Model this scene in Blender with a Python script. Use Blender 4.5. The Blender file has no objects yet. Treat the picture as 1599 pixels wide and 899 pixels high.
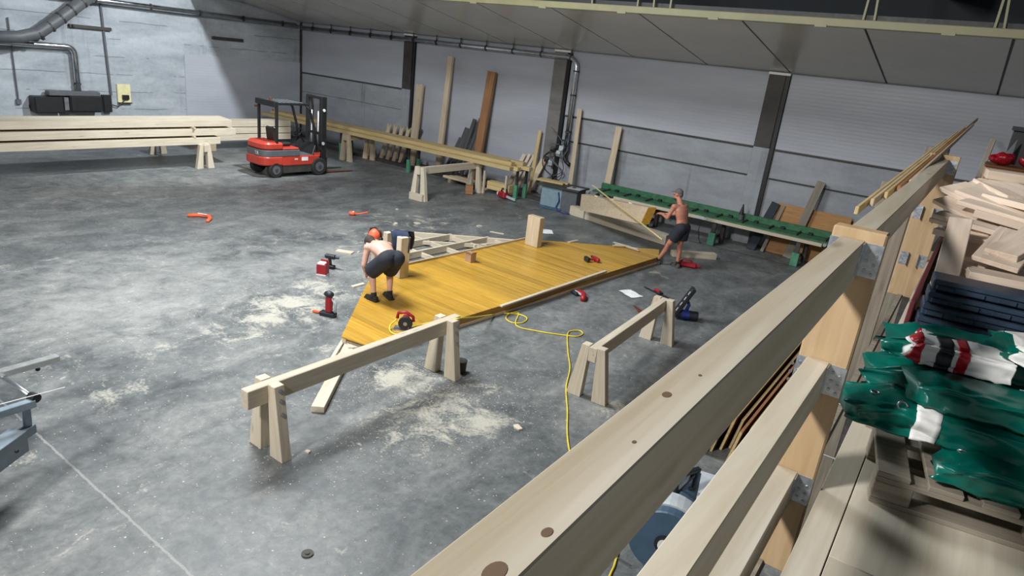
import bpy, bmesh, math, random
from mathutils import Vector, Matrix, Euler, noise
random.seed(7)
scene = bpy.context.scene
C = scene.collection
PI = math.pi
# ------------------------------------------------------------------ camera
IW, IH, FPX = 1599.0, 899.0, 1040.9
YAW, PITCH, ROLL = math.radians(33.187), math.radians(18.946), math.radians(6.662)
EYE = Vector((0, 0, 4.1))
_f = Vector((-math.sin(YAW)*math.cos(PITCH), math.cos(YAW)*math.cos(PITCH), -math.sin(PITCH)))
_r = _f.cross(Vector((0, 0, 1))).normalized()
_u = _r.cross(_f)
CR = math.cos(ROLL)*_r + math.sin(ROLL)*_u
CU = -math.sin(ROLL)*_r + math.cos(ROLL)*_u
CB = -_f
cam_data = bpy.data.cameras.new('camera')
cam_data.sensor_width = 36.0
cam_data.lens = FPX/IW*36.0
cam_data.clip_start = 0.05
cam_data.clip_end = 200
cam = bpy.data.objects.new('camera', cam_data)
C.objects.link(cam)
cam.matrix_world = Matrix(((CR.x, CU.x, CB.x, EYE.x), (CR.y, CU.y, CB.y, EYE.y), (CR.z, CU.z, CB.z, EYE.z), (0, 0, 0, 1)))
scene.camera = cam
# ------------------------------------------------------------------ world, lamps, exposure
w = bpy.data.worlds.new('night_world')
scene.world = w
w.use_nodes = True
w.node_tree.nodes['Background'].inputs[0].default_value = (0.80, 0.90, 1.0, 1)
w.node_tree.nodes['Background'].inputs[1].default_value = 0.25
scene.view_settings.view_transform = 'Standard'
scene.view_settings.look = 'None'
scene.view_settings.gamma = 1.0
scene.view_settings.use_curve_mapping = False
scene.view_settings.exposure = -0.12
def floodlight(loc, aim, power, size, col):
    d = bpy.data.lights.new('floodlight', 'AREA')
    d.shape = 'RECTANGLE'; d.size = size; d.size_y = size*0.7
    d.energy = power; d.color = col
    o = bpy.data.objects.new('floodlight', d)
    C.objects.link(o)
    o.location = loc
    o.rotation_euler = (Vector(aim)-Vector(loc)).to_track_quat('-Z', 'Y').to_euler()
    return o
# (place, aim, watts, width, colour, label, cone angle: None = open area lamp)
LAMPS = [((-14.5, 12.4, 8.0), (-22.0, 12.0, 1.2), 4600, 0.45, (0.90, 0.96, 1.0), 'dark floodlight hung high near the ceiling girder', 84),
         ((-4.5, -3.5, 7.8), (-7.0, 13.0, 0.8), 1300, 1.2, (1.0, 0.98, 0.95), 'dark floodlight hung above the near end of hall', None),
         ((-9.6, 6.4, 8.3), (-9.6, 6.9, 0), 1560, 3.8, (0.92, 0.97, 1.0), 'wide lamp hung over the middle of the hall', None)]
for l_ in LAMPS:
    if l_[6] is None: floodlight(*l_[:5])
    else:
        d_ = bpy.data.lights.new('floodlight', 'SPOT'); d_.energy = l_[2]; d_.color = l_[4]; d_.spot_size = math.radians(l_[6]); d_.spot_blend = 0.6; d_.shadow_soft_size = 0.18
        o_ = bpy.data.objects.new('floodlight', d_); C.objects.link(o_); o_.location = l_[0]
        o_.rotation_euler = (Vector(l_[1])-Vector(l_[0])).to_track_quat('-Z', 'Y').to_euler()
# ------------------------------------------------------------------ pixel -> place helpers
def ray(x, y):
    return CR*((x-IW/2)/FPX) + CU*(-(y-IH/2)/FPX) - CB
def G(x, y, z=0.0):
    d = ray(x, y); return EYE + d*((z-EYE.z)/d.z)
def PY(x, y, Y):
    d = ray(x, y); return EYE + d*(Y/d.y)
def PX(x, y, X):
    d = ray(x, y); return EYE + d*(X/d.x)
# ------------------------------------------------------------------ materials
MATS = {}
def newmat(name, rough=0.6, metal=0.0, spec=None):
    m = bpy.data.materials.new(name); m.use_nodes = True
    nt = m.node_tree; b = nt.nodes['Principled BSDF']
    b.inputs['Roughness'].default_value = rough
    b.inputs['Metallic'].default_value = metal
    if spec is not None: b.inputs['Specular IOR Level'].default_value = spec
    MATS[name] = m
    return m, nt, b
def N(nt, t, **kw):
    n = nt.nodes.new(t)
    for k, v in kw.items(): setattr(n, k, v)
    return n
def ramp(nt, stops, src):
    r = N(nt, 'ShaderNodeValToRGB')
    el = r.color_ramp.elements
    while len(el) < len(stops): el.new(0.5)
    for e, (p, c) in zip(el, stops):
        e.position = p; e.color = (*c, 1) if len(c) == 3 else c
    nt.links.new(src, r.inputs[0])
    return r
def coords(nt, scale=(1, 1, 1), kind='Object', loc=(0, 0, 0)):
    tc = N(nt, 'ShaderNodeTexCoord'); mp = N(nt, 'ShaderNodeMapping')
    mp.inputs['Scale'].default_value = scale; mp.inputs['Location'].default_value = loc
    nt.links.new(tc.outputs[kind], mp.inputs[0])
    return mp.outputs[0]
def nz(nt, vec, scale, detail=4, rough=0.55, dist=0.0):
    n = N(nt, 'ShaderNodeTexNoise')
    n.inputs['Scale'].default_value = scale; n.inputs['Detail'].default_value = detail
    n.inputs['Roughness'].default_value = rough; n.inputs['Distortion'].default_value = dist
    nt.links.new(vec, n.inputs['Vector'])
    return n.outputs['Fac']
def mixc(nt, fac, a, b, mode='MIX'):
    m = N(nt, 'ShaderNodeMix', data_type='RGBA', blend_type=mode)
    for i, v in ((0, fac), (6, a), (7, b)):
        if hasattr(v, 'links') or hasattr(v, 'is_linked'): nt.links.new(v, m.inputs[i])
        elif i == 0: m.inputs[0].default_value = v
        else: m.inputs[i].default_value = (*v, 1)
    return m.outputs[2]
def mth(nt, op, a, b=None, c=None):
    m = N(nt, 'ShaderNodeMath', operation=op)
    for i, v in enumerate((a, b, c)):
        if v is None: continue
        if hasattr(v, 'is_linked'): nt.links.new(v, m.inputs[i])
        else: m.inputs[i].default_value = v
    return m.outputs[0]
def bump(nt, b, h, strength=0.3, dist=0.01):
    n = N(nt, 'ShaderNodeBump')
    n.inputs['Strength'].default_value = strength; n.inputs['Distance'].default_value = dist
    nt.links.new(h, n.inputs['Height']); nt.links.new(n.outputs[0], b.inputs['Normal'])
def plain(name, col, rough=0.5, metal=0.0, var=0.12, scale=9.0, spec=None):
    m, nt, b = newmat(name, rough, metal, spec)
    v = coords(nt)
    f = nz(nt, v, scale, 5)
    lo = tuple(c*(1-var) for c in col); hi = tuple(min(1, c*(1+var)) for c in col)
    r = ramp(nt, [(0.3, lo), (0.7, hi)], f)
    nt.links.new(r.outputs[0], b.inputs['Base Color'])
    rr = mth(nt, 'MULTIPLY_ADD', f, 0.2, rough-0.1)
    nt.links.new(rr, b.inputs['Roughness'])
    return m
def wood(name, light, dark, rough=0.55, knots=0.5, vary=0.10, grain=1.0, spec=0.35):
    """boards: grain runs along the piece's own x axis"""
    m, nt, b = newmat(name, rough, 0, spec)
    oi = N(nt, 'ShaderNodeObjectInfo')
    tc = N(nt, 'ShaderNodeTexCoord')
    add = N(nt, 'ShaderNodeVectorMath', operation='ADD')
    cx = N(nt, 'ShaderNodeCombineXYZ')
    off = mth(nt, 'MULTIPLY', oi.outputs['Random'], 37.0)
    for i in range(3): nt.links.new(off, cx.inputs[i])
    nt.links.new(tc.outputs['Object'], add.inputs[0]); nt.links.new(cx.outputs[0], add.inputs[1])
    mp = N(nt, 'ShaderNodeMapping'); mp.inputs['Scale'].default_value = (0.9*grain, 16*grain, 16*grain)
    nt.links.new(add.outputs[0], mp.inputs[0])
    f1 = nz(nt, mp.outputs[0], 1.6, 6, 0.6, 0.6)
    mp2 = N(nt, 'ShaderNodeMapping'); mp2.inputs['Scale'].default_value = (2.2, 9, 9)
    nt.links.new(add.outputs[0], mp2.inputs[0])
    vo = N(nt, 'ShaderNodeTexVoronoi'); vo.inputs['Scale'].default_value = 0.8
    nt.links.new(mp2.outputs[0], vo.inputs['Vector'])
    kn = ramp(nt, [(0.05, (1, 1, 1)), (0.16, (0, 0, 0))], vo.outputs['Distance'])
    r = ramp(nt, [(0.28, dark), (0.5, tuple((a+c)/2 for a, c in zip(light, dark))), (0.68, light)], f1)
    big = nz(nt, add.outputs[0], 1.1, 3)
    rb = ramp(nt, [(0.3, tuple(c*(1-vary) for c in (1, 1, 1))), (0.7, (1, 1, 1))], big)
    col = mixc(nt, 1.0, r.outputs[0], rb.outputs[0], 'MULTIPLY')
    rv = mth(nt, 'MULTIPLY_ADD', oi.outputs['Random'], 2*vary, 1.0-vary)
    cb = N(nt, 'ShaderNodeCombineColor')
    for i in range(3): nt.links.new(rv, cb.inputs[i])
    col = mixc(nt, 1.0, col, cb.outputs[0], 'MULTIPLY')
    kf = mth(nt, 'MULTIPLY', kn.outputs[0], knots)
    col = mixc(nt, kf, col, tuple(c*0.35 for c in dark))
    nt.links.new(col, b.inputs['Base Color'])
    bump(nt, b, f1, 0.15, 0.004)
    return m
wood('pine', (0.66, 0.55, 0.40), (0.50, 0.385, 0.25), 0.6, 0.5)
wood('spruce_white', (0.68, 0.61, 0.49), (0.55, 0.46, 0.33), 0.6, 0.4)
wood('rail_wood', (0.67, 0.62, 0.515), (0.46, 0.385, 0.27), 0.5, 0.5, 0.08, 0.35)
wood('post_ply', (0.58, 0.42, 0.25), (0.45, 0.30, 0.155), 0.6, 0.4, 0.05, 0.6)
wood('yellow_stain', (0.60, 0.36, 0.055), (0.44, 0.225, 0.02), 0.36, 0.3, 0.15, 0.8, 0.5)
wood('stain_edge', (0.42, 0.22, 0.05), (0.24, 0.11, 0.02), 0.45, 0.3, 0.1)
wood('yellow_beam', (0.66, 0.52, 0.27), (0.50, 0.36, 0.16), 0.55, 0.3)
wood('brown_board', (0.42, 0.22, 0.11), (0.26, 0.12, 0.05), 0.6, 0.3)
wood('ply_dark', (0.20, 0.09, 0.04), (0.10, 0.04, 0.02), 0.5, 0.1)
wood('grey_board', (0.12, 0.12, 0.12), (0.05, 0.05, 0.055), 0.7, 0.2)
wood('old_wood', (0.34, 0.30, 0.24), (0.20, 0.17, 0.13), 0.8, 0.3)
wood('orange_ply', (0.50, 0.26, 0.08), (0.34, 0.15, 0.04), 0.55, 0.4, 0.15)
wood('offcut', (0.80, 0.68, 0.56), (0.66, 0.51, 0.40), 0.65, 0.2, 0.12)
plain('galv', (0.55, 0.60, 0.66), 0.35, 0.85, 0.25, 40)
plain('duct', (0.62, 0.65, 0.68), 0.22, 1.0, 0.15, 5)
plain('steel', (0.45, 0.46, 0.48), 0.35, 0.9)
plain('dark_steel', (0.055, 0.05, 0.045), 0.6, 0.2, 0.3, 4)
plain('black', (0.012, 0.012, 0.013), 0.5)
plain('rubber', (0.02, 0.02, 0.02), 0.8)
plain('fork_red', (0.50, 0.05, 0.03), 0.4, 0, 0.12, 3)
plain('fork_grey', (0.10, 0.11, 0.12), 0.5)
plain('tool_red', (0.33, 0.010, 0.018), 0.45)
plain('orange', (0.80, 0.13, 0.05), 0.5)
plain('white', (0.80, 0.80, 0.78), 0.5)
plain('paper', (0.88, 0.89, 0.90), 0.7)
plain('green_paint', (0.035, 0.14, 0.065), 0.5, 0, 0.3)
plain('green_leg', (0.08, 0.26, 0.16), 0.5, 0, 0.2)
plain('machine_blue', (0.20, 0.29, 0.33), 0.5)
plain('wheel_blue', (0.055, 0.10, 0.155), 0.45)
plain('machine_grey', (0.46, 0.50, 0.53), 0.45)
plain('table_grey', (0.24, 0.30, 0.35), 0.45, 0.2)
plain('alu', (0.55, 0.57, 0.56), 0.35, 0.7)
plain('tool_black', (0.015, 0.018, 0.024), 0.45)
plain('tool_blue', (0.02, 0.04, 0.22), 0.4)
plain('cable_yellow', (0.72, 0.56, 0.04), 0.5)
plain('navy', (0.02, 0.024, 0.035), 0.85)
plain('sock', (0.015, 0.014, 0.013), 0.9)
plain('shoe', (0.075, 0.07, 0.065), 0.85)
plain('shirt', (0.02, 0.03, 0.07), 0.8)
plain('hair', (0.05, 0.033, 0.025), 0.8)
plain('cap', (0.13, 0.11, 0.115), 0.8, 0, 0.5, 60)
plain('skin', (0.62, 0.36, 0.28), 0.5, 0, 0.10, 10)
plain('skin_tan', (0.50, 0.21, 0.14), 0.5, 0, 0.12, 10)
plain('cardboard', (0.36, 0.22, 0.13), 0.8)
plain('socket_cream', (0.72, 0.65, 0.36), 0.6)
plain('tarp_green', (0.0, 0.105, 0.08), 0.30, 0, 0.25, 6)
plain('tarp_red', (0.42, 0.01, 0.02), 0.35)
plain('panel_blue', (0.028, 0.045, 0.075), 0.38, 0, 0.3, 8)
plain('profile_dark', (0.02, 0.028, 0.04), 0.75, 0, 0.3, 8)
plain('crate_red', (0.10, 0.012, 0.018), 0.5)
plain('knot', (0.16, 0.10, 0.06), 0.6)
plain('bag_red', (0.22, 0.004, 0.012), 0.25, 0, 0.5, 30)
plain('beam_yellow', (0.25, 0.235, 0.125), 0.5, 0, 0.15, 2)
plain('roof_dark', (0.03, 0.035, 0.04), 0.9)
plain('rust', (0.12, 0.035, 0.02), 0.7)
plain('lamp_glass', (0.8, 0.8, 0.8), 0.2)
# ------------------------------------------------------------------ mesh helpers
class MB:
    def __init__(s): s.v = []; s.f = []
    def add(s, vs, fs):
        n = len(s.v); s.v += [Vector(p) for p in vs]; s.f += [tuple(i+n for i in f) for f in fs]; return s
    def box(s, x0, x1, y0, y1, z0, z1):
        vs = [(x0,y0,z0),(x1,y0,z0),(x1,y1,z0),(x0,y1,z0),(x0,y0,z1),(x1,y0,z1),(x1,y1,z1),(x0,y1,z1)]
        return s.add(vs, [(3,2,1,0),(4,5,6,7),(0,1,5,4),(1,2,6,5),(2,3,7,6),(3,0,4,7)])
    def cbox(s, c, d, rot=None):
        n = len(s.v); s.box(-d[0]/2, d[0]/2, -d[1]/2, d[1]/2, -d[2]/2, d[2]/2)
        R = Euler(rot).to_matrix() if rot else None
        for i in range(n, len(s.v)):
            p = s.v[i]
            if R: p = R @ p
            s.v[i] = p + Vector(c)
        return s
    def bar(s, p0, p1, w, h, up=(0, 0, 1)):
        p0 = Vector(p0); p1 = Vector(p1); x = (p1-p0).normalized(); u = Vector(up)
        y = u.cross(x)
        if y.length < 1e-4: y = Vector((0, 1, 0)).cross(x)
        y.normalize(); z = x.cross(y)
        vs = []
        for p in (p0, p1):
            for a, b in ((-1, -1), (1, -1), (1, 1), (-1, 1)): vs.append(p + y*a*w/2 + z*b*h/2)
        return s.add(vs, [(3,2,1,0),(4,5,6,7),(0,1,5,4),(1,2,6,5),(2,3,7,6),(3,0,4,7)])
    def prism(s, poly, z0, z1):
        n = len(poly)
        vs = [(p[0], p[1], z0) for p in poly] + [(p[0], p[1], z1) for p in poly]
        fs = [tuple(range(n-1, -1, -1)), tuple(range(n, 2*n))] + [(i, (i+1) % n, n+(i+1) % n, n+i) for i in range(n)]
        return s.add(vs, fs)
    def tube(s, pts, r, seg=10, closed=False):
        pts = [Vector(p) for p in pts]; rings = []
        rs = r if isinstance(r, (list, tuple)) else [r]*len(pts)
        prev = None
        for i, p in enumerate(pts):
            a = pts[max(i-1, 0)]; b = pts[min(i+1, len(pts)-1)]
            t = (b-a).normalized()
            if prev is None:
                u = t.orthogonal().normalized()
            else:
                u = (prev - t*prev.dot(t)).normalized()
            prev = u; v = t.cross(u)
            rings.append([p + (u*math.cos(2*PI*k/seg)+v*math.sin(2*PI*k/seg))*rs[i] for k in range(seg)])
        vs = [q for rg in rings for q in rg]; fs = []
        for i in range(len(pts)-1):
            for k in range(seg):
                fs.append((i*seg+k, i*seg+(k+1) % seg, (i+1)*seg+(k+1) % seg, (i+1)*seg+k))
        fs.append(tuple(range(seg-1, -1, -1))); fs.append(tuple((len(pts)-1)*seg+k for k in range(seg)))
        return s.add(vs, fs)
    def cyl(s, p0, p1, r, seg=16, r1=None):
        return s.tube([p0, p1], [r, r if r1 is None else r1], seg)
    def ball(s, c, r, seg=14, rings=9, rot=None):
        r = r if isinstance(r, (list, tuple)) else (r, r, r)
        R = Euler(rot).to_matrix() if rot else Matrix.Identity(3)
        vs = []; fs = []
        for i in range(1, rings):
            th = PI*i/rings
            for k in range(seg):
                ph = 2*PI*k/seg
                vs.append(R @ Vector((r[0]*math.sin(th)*math.cos(ph), r[1]*math.sin(th)*math.sin(ph), r[2]*math.cos(th))) + Vector(c))
        n = len(vs); vs += [R @ Vector((0, 0, r[2]))+Vector(c), R @ Vector((0, 0, -r[2]))+Vector(c)]
        for i in range(rings-2):
            for k in range(seg): fs.append((i*seg+k, (i+1)*seg+k, (i+1)*seg+(k+1) % seg, i*seg+(k+1) % seg))
        for k in range(seg):
            fs.append((n, k, (k+1) % seg)); fs.append((n+1, (rings-2)*seg+(k+1) % seg, (rings-2)*seg+k))
        return s.add(vs, fs)
    def cap(s, p0, p1, r0, r1, seg=12):
        """tapered capsule"""
        p0 = Vector(p0); p1 = Vector(p1); d = (p1-p0); L = d.length; t = d.normalized() if L > 1e-6 else Vector((0, 0, 1))
        pts = []; rs = []
        for k in range(5):
            a = PI/2*(1-k/4.0); pts.append(p0 - t*r0*math.sin(a)*0.999); rs.append(max(r0*math.cos(a), 1e-4))
        for k in range(5):
            a = PI/2*k/4.0; pts.append(p1 + t*r1*math.sin(a)*0.999); rs.append(max(r1*math.cos(a), 1e-4))
        return s.tube(pts, rs, seg)
    def mesh(s, name):
        me = bpy.data.meshes.new(name); me.from_pydata([tuple(p) for p in s.v], [], s.f); me.update()
        bm = bmesh.new(); bm.from_mesh(me); bmesh.ops.recalc_face_normals(bm, faces=bm.faces[:]); bm.to_mesh(me); bm.free()
        return me
    def build(s, name, mat, parent=None, bev=0.0, smooth=False, loc=None, rot=None):
        me = s.mesh(name)
        me.materials.append(MATS[mat])
        o = bpy.data.objects.new(name, me); C.objects.link(o)
        if smooth:
            for p in me.polygons: p.use_smooth = True
        if bev:
            md = o.modifiers.new('bevel', 'BEVEL'); md.width = bev; md.segments = 1; md.limit_method = 'ANGLE'
        if parent: o.parent = parent
        if loc is not None: o.location = loc
        if rot is not None: o.rotation_euler = rot
        return o
def tag(o, label, cat, group=None):
    o['label'] = label; o['category'] = cat
    if group: o['group'] = group
    return o
def struct(o, label=None):
    o['kind'] = 'structure'
    if label: o['label'] = label
    return o
def thing(name, label, cat, loc=(0, 0, 0), rotz=0, group=None, rot=None):
    o = bpy.data.objects.new(name, None); C.objects.link(o); o.empty_display_size = 0.1
    o.location = loc; o.rotation_euler = rot if rot else (0, 0, rotz)
    return tag(o, label, cat, group)
def axis_matrix(p0, p1, up=(0, 0, 1)):
    p0 = Vector(p0); p1 = Vector(p1); x = (p1-p0).normalized(); y = Vector(up).cross(x)
    if y.length < 1e-4: y = Vector((0, 1, 0)).cross(x)
    y.normalize(); z = x.cross(y)
    return Matrix(((x.x, y.x, z.x, p0.x), (x.y, y.y, z.y, p0.y), (x.z, y.z, z.z, p0.z), (0, 0, 0, 1)))
def board(name, p0, p1, w, h, mat, parent=None, up=(0, 0, 1), bev=0.004, notch=0):
    """one straight piece of timber from p0 to p1 (centre line); its grain runs along its own x"""
    L = (Vector(p1)-Vector(p0)).length
    o = MB().box(0, L, -w/2, w/2, -h/2, h/2).build(name, mat, None, bev)
    M = axis_matrix(p0, p1, up)
    if parent:
        o.parent = parent
        o.matrix_parent_inverse = Matrix.Identity(4)
        o.matrix_basis = parent_matrix(parent).inverted() @ M
    else:
        o.matrix_basis = M
    return o
def parent_matrix(p):
    M = p.matrix_basis.copy()
    while p.parent:
        p = p.parent; M = p.matrix_basis @ M
    return M
# ------------------------------------------------------------------ setting
YW, XL, XR = 18.6, -23.65, 9.0
EAVE, SLOPE, YE = 4.49, 0.164, 13.8
def floor_material():
    m, nt, b = newmat('concrete_floor', 0.5, 0, 0.4)
    v = coords(nt)
    big = nz(nt, v, 0.35, 6, 0.6, 0.4)
    mid = nz(nt, coords(nt, (1.0, 0.55, 1)), 1.7, 7, 0.65, 0.8)
    fine = nz(nt, v, 9, 9, 0.75, 0.3)
    base = ramp(nt, [(0.35, (0.085, 0.095, 0.10)), (0.46, (0.155, 0.168, 0.172)), (0.55, (0.23, 0.24, 0.238)), (0.67, (0.34, 0.345, 0.335))], mth(nt, 'MULTIPLY_ADD', mid, 0.6, mth(nt, 'MULTIPLY', big, 0.4)))
    col = mixc(nt, 0.50, base.outputs[0], ramp(nt, [(0.35, (0.08, 0.08, 0.08)), (0.65, (0.45, 0.45, 0.44))], fine).outputs[0], 'OVERLAY')
    sep = N(nt, 'ShaderNodeSeparateXYZ'); nt.links.new(v, sep.inputs[0])
    # sawdust and dust lying in patches of their own
    dn = nz(nt, v, 2.4, 7, 0.68, 1.0); dn2 = nz(nt, v, 26, 3, 0.6)
    total = film = None
    for (px, py, rx, ry, rot, st) in DUST:
        c = G(px, py)
        mp = N(nt, 'ShaderNodeMapping'); mp.vector_type = 'TEXTURE'
        mp.inputs['Location'].default_value = (c.x, c.y, 0); mp.inputs['Rotation'].default_value = (0, 0, rot)
        mp.inputs['Scale'].default_value = (rx, ry, 1)
        nt.links.new(v, mp.inputs[0])
        ln = N(nt, 'ShaderNodeVectorMath', operation='LENGTH'); nt.links.new(mp.outputs[0], ln.inputs[0])
        k = mth(nt, 'MULTIPLY', mth(nt, 'MAXIMUM', mth(nt, 'SUBTRACT', 1.0, ln.outputs['Value']), 0.0), st)
        if rx*ry > 5: film = k if film is None else mth(nt, 'ADD', film, k)
        else: total = k if total is None else mth(nt, 'ADD', total, k)
    fd = mth(nt, 'ADD', film, mth(nt, 'MULTIPLY_ADD', dn, 2.0, -1.15))
    fmask = ramp(nt, [(0.0, (0, 0, 0)), (0.95, (0.66, 0.66, 0.66))], mth(nt, 'ADD', fd, mth(nt, 'MULTIPLY_ADD', dn2, 0.6, -0.3)))
    col = mixc(nt, fmask.outputs[0], col, (0.42, 0.42, 0.395))
    dust = mth(nt, 'ADD', total, mth(nt, 'MULTIPLY_ADD', dn, 2.8, -1.72))
    dust = mth(nt, 'ADD', dust, mth(nt, 'MULTIPLY_ADD', dn2, 0.9, -0.45))
    dmask = ramp(nt, [(0.05, (0, 0, 0)), (0.55, (0.85, 0.85, 0.85))], dust)
    col = mixc(nt, dmask.outputs[0], col, (0.50, 0.475, 0.40))
    # a pale saw-cut joint and thin old cracks
    for (a, bb, wd, cc) in (((55, 675), (300, 899), 0.011, (0.36, 0.36, 0.34)), ((0, 425), (420, 330), 0.02, (0.12, 0.13, 0.14)), ((860, 322), (1236, 415), 0.05, (0.05, 0.05, 0.05))):
        A = G(*a); B = G(*bb); d = (B-A).normalized(); n = Vector((-d.y, d.x, 0)); k = n.dot(A)
        dd = mth(nt, 'ADD', mth(nt, 'MULTIPLY', sep.outputs[0], n.x), mth(nt, 'MULTIPLY_ADD', sep.outputs[1], n.y, -k))
        dd = mth(nt, 'ABSOLUTE', mth(nt, 'ADD', dd, mth(nt, 'MULTIPLY_ADD', fine, 0.05, -0.025)))
        mk = mth(nt, 'MULTIPLY', mth(nt, 'LESS_THAN', dd, wd), 0.55)
        col = mixc(nt, mk, col, cc)
    # white specks of chips trodden in
    vo = N(nt, 'ShaderNodeTexVoronoi'); vo.inputs['Scale'].default_value = 11; nt.links.new(v, vo.inputs['Vector'])
    sp = mth(nt, 'MULTIPLY', mth(nt, 'LESS_THAN', vo.outputs['Distance'], 0.10), mth(nt, 'GREATER_THAN', nz(nt, v, 3.1, 3), 0.56))
    col = mixc(nt, mth(nt, 'MULTIPLY', sp, 0.7), col, (0.6, 0.6, 0.56))
    nt.links.new(col, b.inputs['Base Color'])
    nt.links.new(mth(nt, 'MULTIPLY_ADD', mid, 0.35, 0.30), b.inputs['Roughness'])
    bump(nt, b, fine, 0.12, 0.01)
DUST = [(690, 640, 1.0, 1.4, 0.3, 0.75), (620, 590, 0.5, 0.8, 0.2, 0.9), (450, 480, 1.0, 2.8, 0.35, 0.8), (330, 430, 3.0, 3.4, 0.3, 0.62), (120, 480, 3.0, 2.6, 0.2, 0.55), (560, 400, 2.4, 2.6, .5, .5),
        (760, 660, 0.35, 0.8, 0.0, 0.6), (640, 345, 2.0, 2.2, 0.6, 0.45), (160, 590, 1.2, 0.8, 0.2, 0.4), (80, 300, 3.0, 4.0, 0.0, 0.42),
        (1000, 420, 1.0, 1.6, 0, 0.25), (500, 555, 0.5, 0.5, 0, 0.45), (560, 380, 1.5, 1.2, 0, 0.35), (300, 285, 3, 3, 0, .3), (1060, 530, .5, .9, 0, .2), (955, 640, .25, .4, 0, .7), (380, 860, .3, .35, 0, .35)]
floor_material()
fl = MB().box(XL-0.3, XR, -9, YW+0.2, -0.25, 0).build('floor', 'concrete_floor')
struct(fl, 'grey concrete hall floor dusted with pale sawdust')

def concrete(name, lo, hi, board_h=0.0, axis=2, dark=0.0, scale=1.0):
    m, nt, b = newmat(name, 0.85, 0, 0.2)
    v = coords(nt)
    f = nz(nt, coords(nt, (0.5, 0.5, 1.6)), 1.4*scale, 7, 0.62, 0.3)
    g = nz(nt, v, 9*scale, 5, 0.7)
    r = ramp(nt, [(0.3, lo), (0.68, hi)], mth(nt, 'MULTIPLY_ADD', g, 0.25, mth(nt, 'MULTIPLY', f, 0.75)))
    col = r.outputs[0]
    if board_h:
        sep = N(nt, 'ShaderNodeSeparateXYZ'); nt.links.new(v, sep.inputs[0])
        wob = mth(nt, 'MULTIPLY_ADD', nz(nt, coords(nt, (1, 0.8, 0.3)), 1.0, 3), 0.10, sep.outputs[2])
        fr = mth(nt, 'FRACT', mth(nt, 'DIVIDE', wob, board_h))
        ln = mth(nt, 'MULTIPLY', mth(nt, 'LESS_THAN', fr, 0.05), mth(nt, 'GREATER_THAN', nz(nt, coords(nt, (1, 0.7, 2.2)), 1.2, 3), 0.50))
        col = mixc(nt, mth(nt, 'MULTIPLY', ln, 0.55), col, tuple(c*0.35 for c in lo))
    if dark:   # soot streaks running down
        st = nz(nt, coords(nt, (1.5, 1.5, 0.12)), 1.6, 4, 0.6)
        mk = ramp(nt, [(0.60, (0, 0, 0)), (0.75, (dark, dark, dark))], st)
        col = mixc(nt, mk.outputs[0], col, (0.05, 0.045, 0.045))
    nt.links.new(col, b.inputs['Base Color'])
    bump(nt, b, g, 0.2, 0.01)
concrete('wall_concrete', (0.26, 0.285, 0.31), (0.48, 0.51, 0.54), 0.55, dark=0.35)
concrete('wall_lower', (0.26, 0.275, 0.30), (0.40, 0.42, 0.45), 0.0, dark=0.6)
concrete('column_concrete', (0.13, 0.125, 0.12), (0.24, 0.23, 0.22))
def panel_material():
    m, nt, b = newmat('sandwich_panel', 0.42, 0, 0.35)
    v = coords(nt)
    sep = N(nt, 'ShaderNodeSeparateXYZ'); nt.links.new(v, sep.inputs[0])
    fr = mth(nt, 'SINE', mth(nt, 'MULTIPLY', sep.outputs[2], 2*PI/0.09))
    f = nz(nt, coords(nt, (0.3, 0.3, 1.5)), 1.2, 4)
    r = ramp(nt, [(0.3, (0.36, 0.375, 0.42)), (0.7, (0.44, 0.455, 0.50))], f)
    nt.links.new(r.outputs[0], b.inputs['Base Color'])
    bump(nt, b, fr, 0.06, 0.01)
panel_material()
def ceil_material():
    m, nt, b = newmat('ceiling_panel', 0.22, 0, 0.5)
    f = nz(nt, coords(nt, (0.5, 0.5, 0.5)), 1.0, 4)
    r = ramp(nt, [(0.3, (0.56, 0.545, 0.50)), (0.7, (0.64, 0.625, 0.58))], f)
    nt.links.new(r.outputs[0], b.inputs['Base Color'])
    nt.links.new(mth(nt, 'MULTIPLY_ADD', f, 0.14, 0.17), b.inputs['Roughness'])
ceil_material()
# --- long back wall: concrete below, panels above, columns between
wb = MB().box(XL-0.3, XR, YW, YW+0.25, 0, EAVE+0.6).build('wall_back', 'wall_lower')
struct(wb, 'long back wall of grey concrete with white panels above')
cols = [(-17.86, -17.35), (-11.49, -10.94), (-4.99, -4.47)]
bays = [(XL, -17.86), (-17.35, -11.49), (-10.94, -4.99), (-4.47, 2.0), (2.0, XR)]
for i, (a, bb) in enumerate(bays):
    zlow = 0.02 if i == 1 else 2.60
    MB().box(a+0.02, bb-0.02, YW-0.06, YW+0.02, zlow, EAVE-0.01).build('panel', 'sandwich_panel', wb, 0.006)
    if i != 1:
        MB().box(a+0.02, bb-0.02, YW-0.075, YW+0.02, 2.565, 2.60).build('ledge', 'dark_steel', wb)
        MB().box(a+0.02, bb-0.02, YW-0.045, YW+0.02, 1.84, 2.54).build('concrete_band', 'wall_lower', wb, 0.01)
        if i >= 2:
            MB().box(a+0.02, bb-0.02, YW-0.05, YW+0.02, 1.815, 1.832).build('joint', 'dark_steel', wb)
for i, (a, bb) in enumerate(cols):
    c = MB().box(a, bb-0.1, YW-0.16, YW+0.05, 2.60 if i != 1 else 1.2, EAVE-0.06).build('column', 'dark_steel' if i != 1 else 'column_concrete', wb, 0.01)
    MB().box(a, bb-0.1, YW-0.15, YW+0.05, 0, 2.60 if i != 1 else 1.2).build('column_base', 'wall_lower', wb, 0.01)
    MB().box(bb-0.1, bb, YW-0.12, YW+0.05, 0, EAVE-0.06).build('channel', 'black', wb)
    MB().box(a-0.02, bb+0.0, YW-0.17, YW+0.05, EAVE-0.06, EAVE).build('column_head', 'white', wb)
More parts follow.
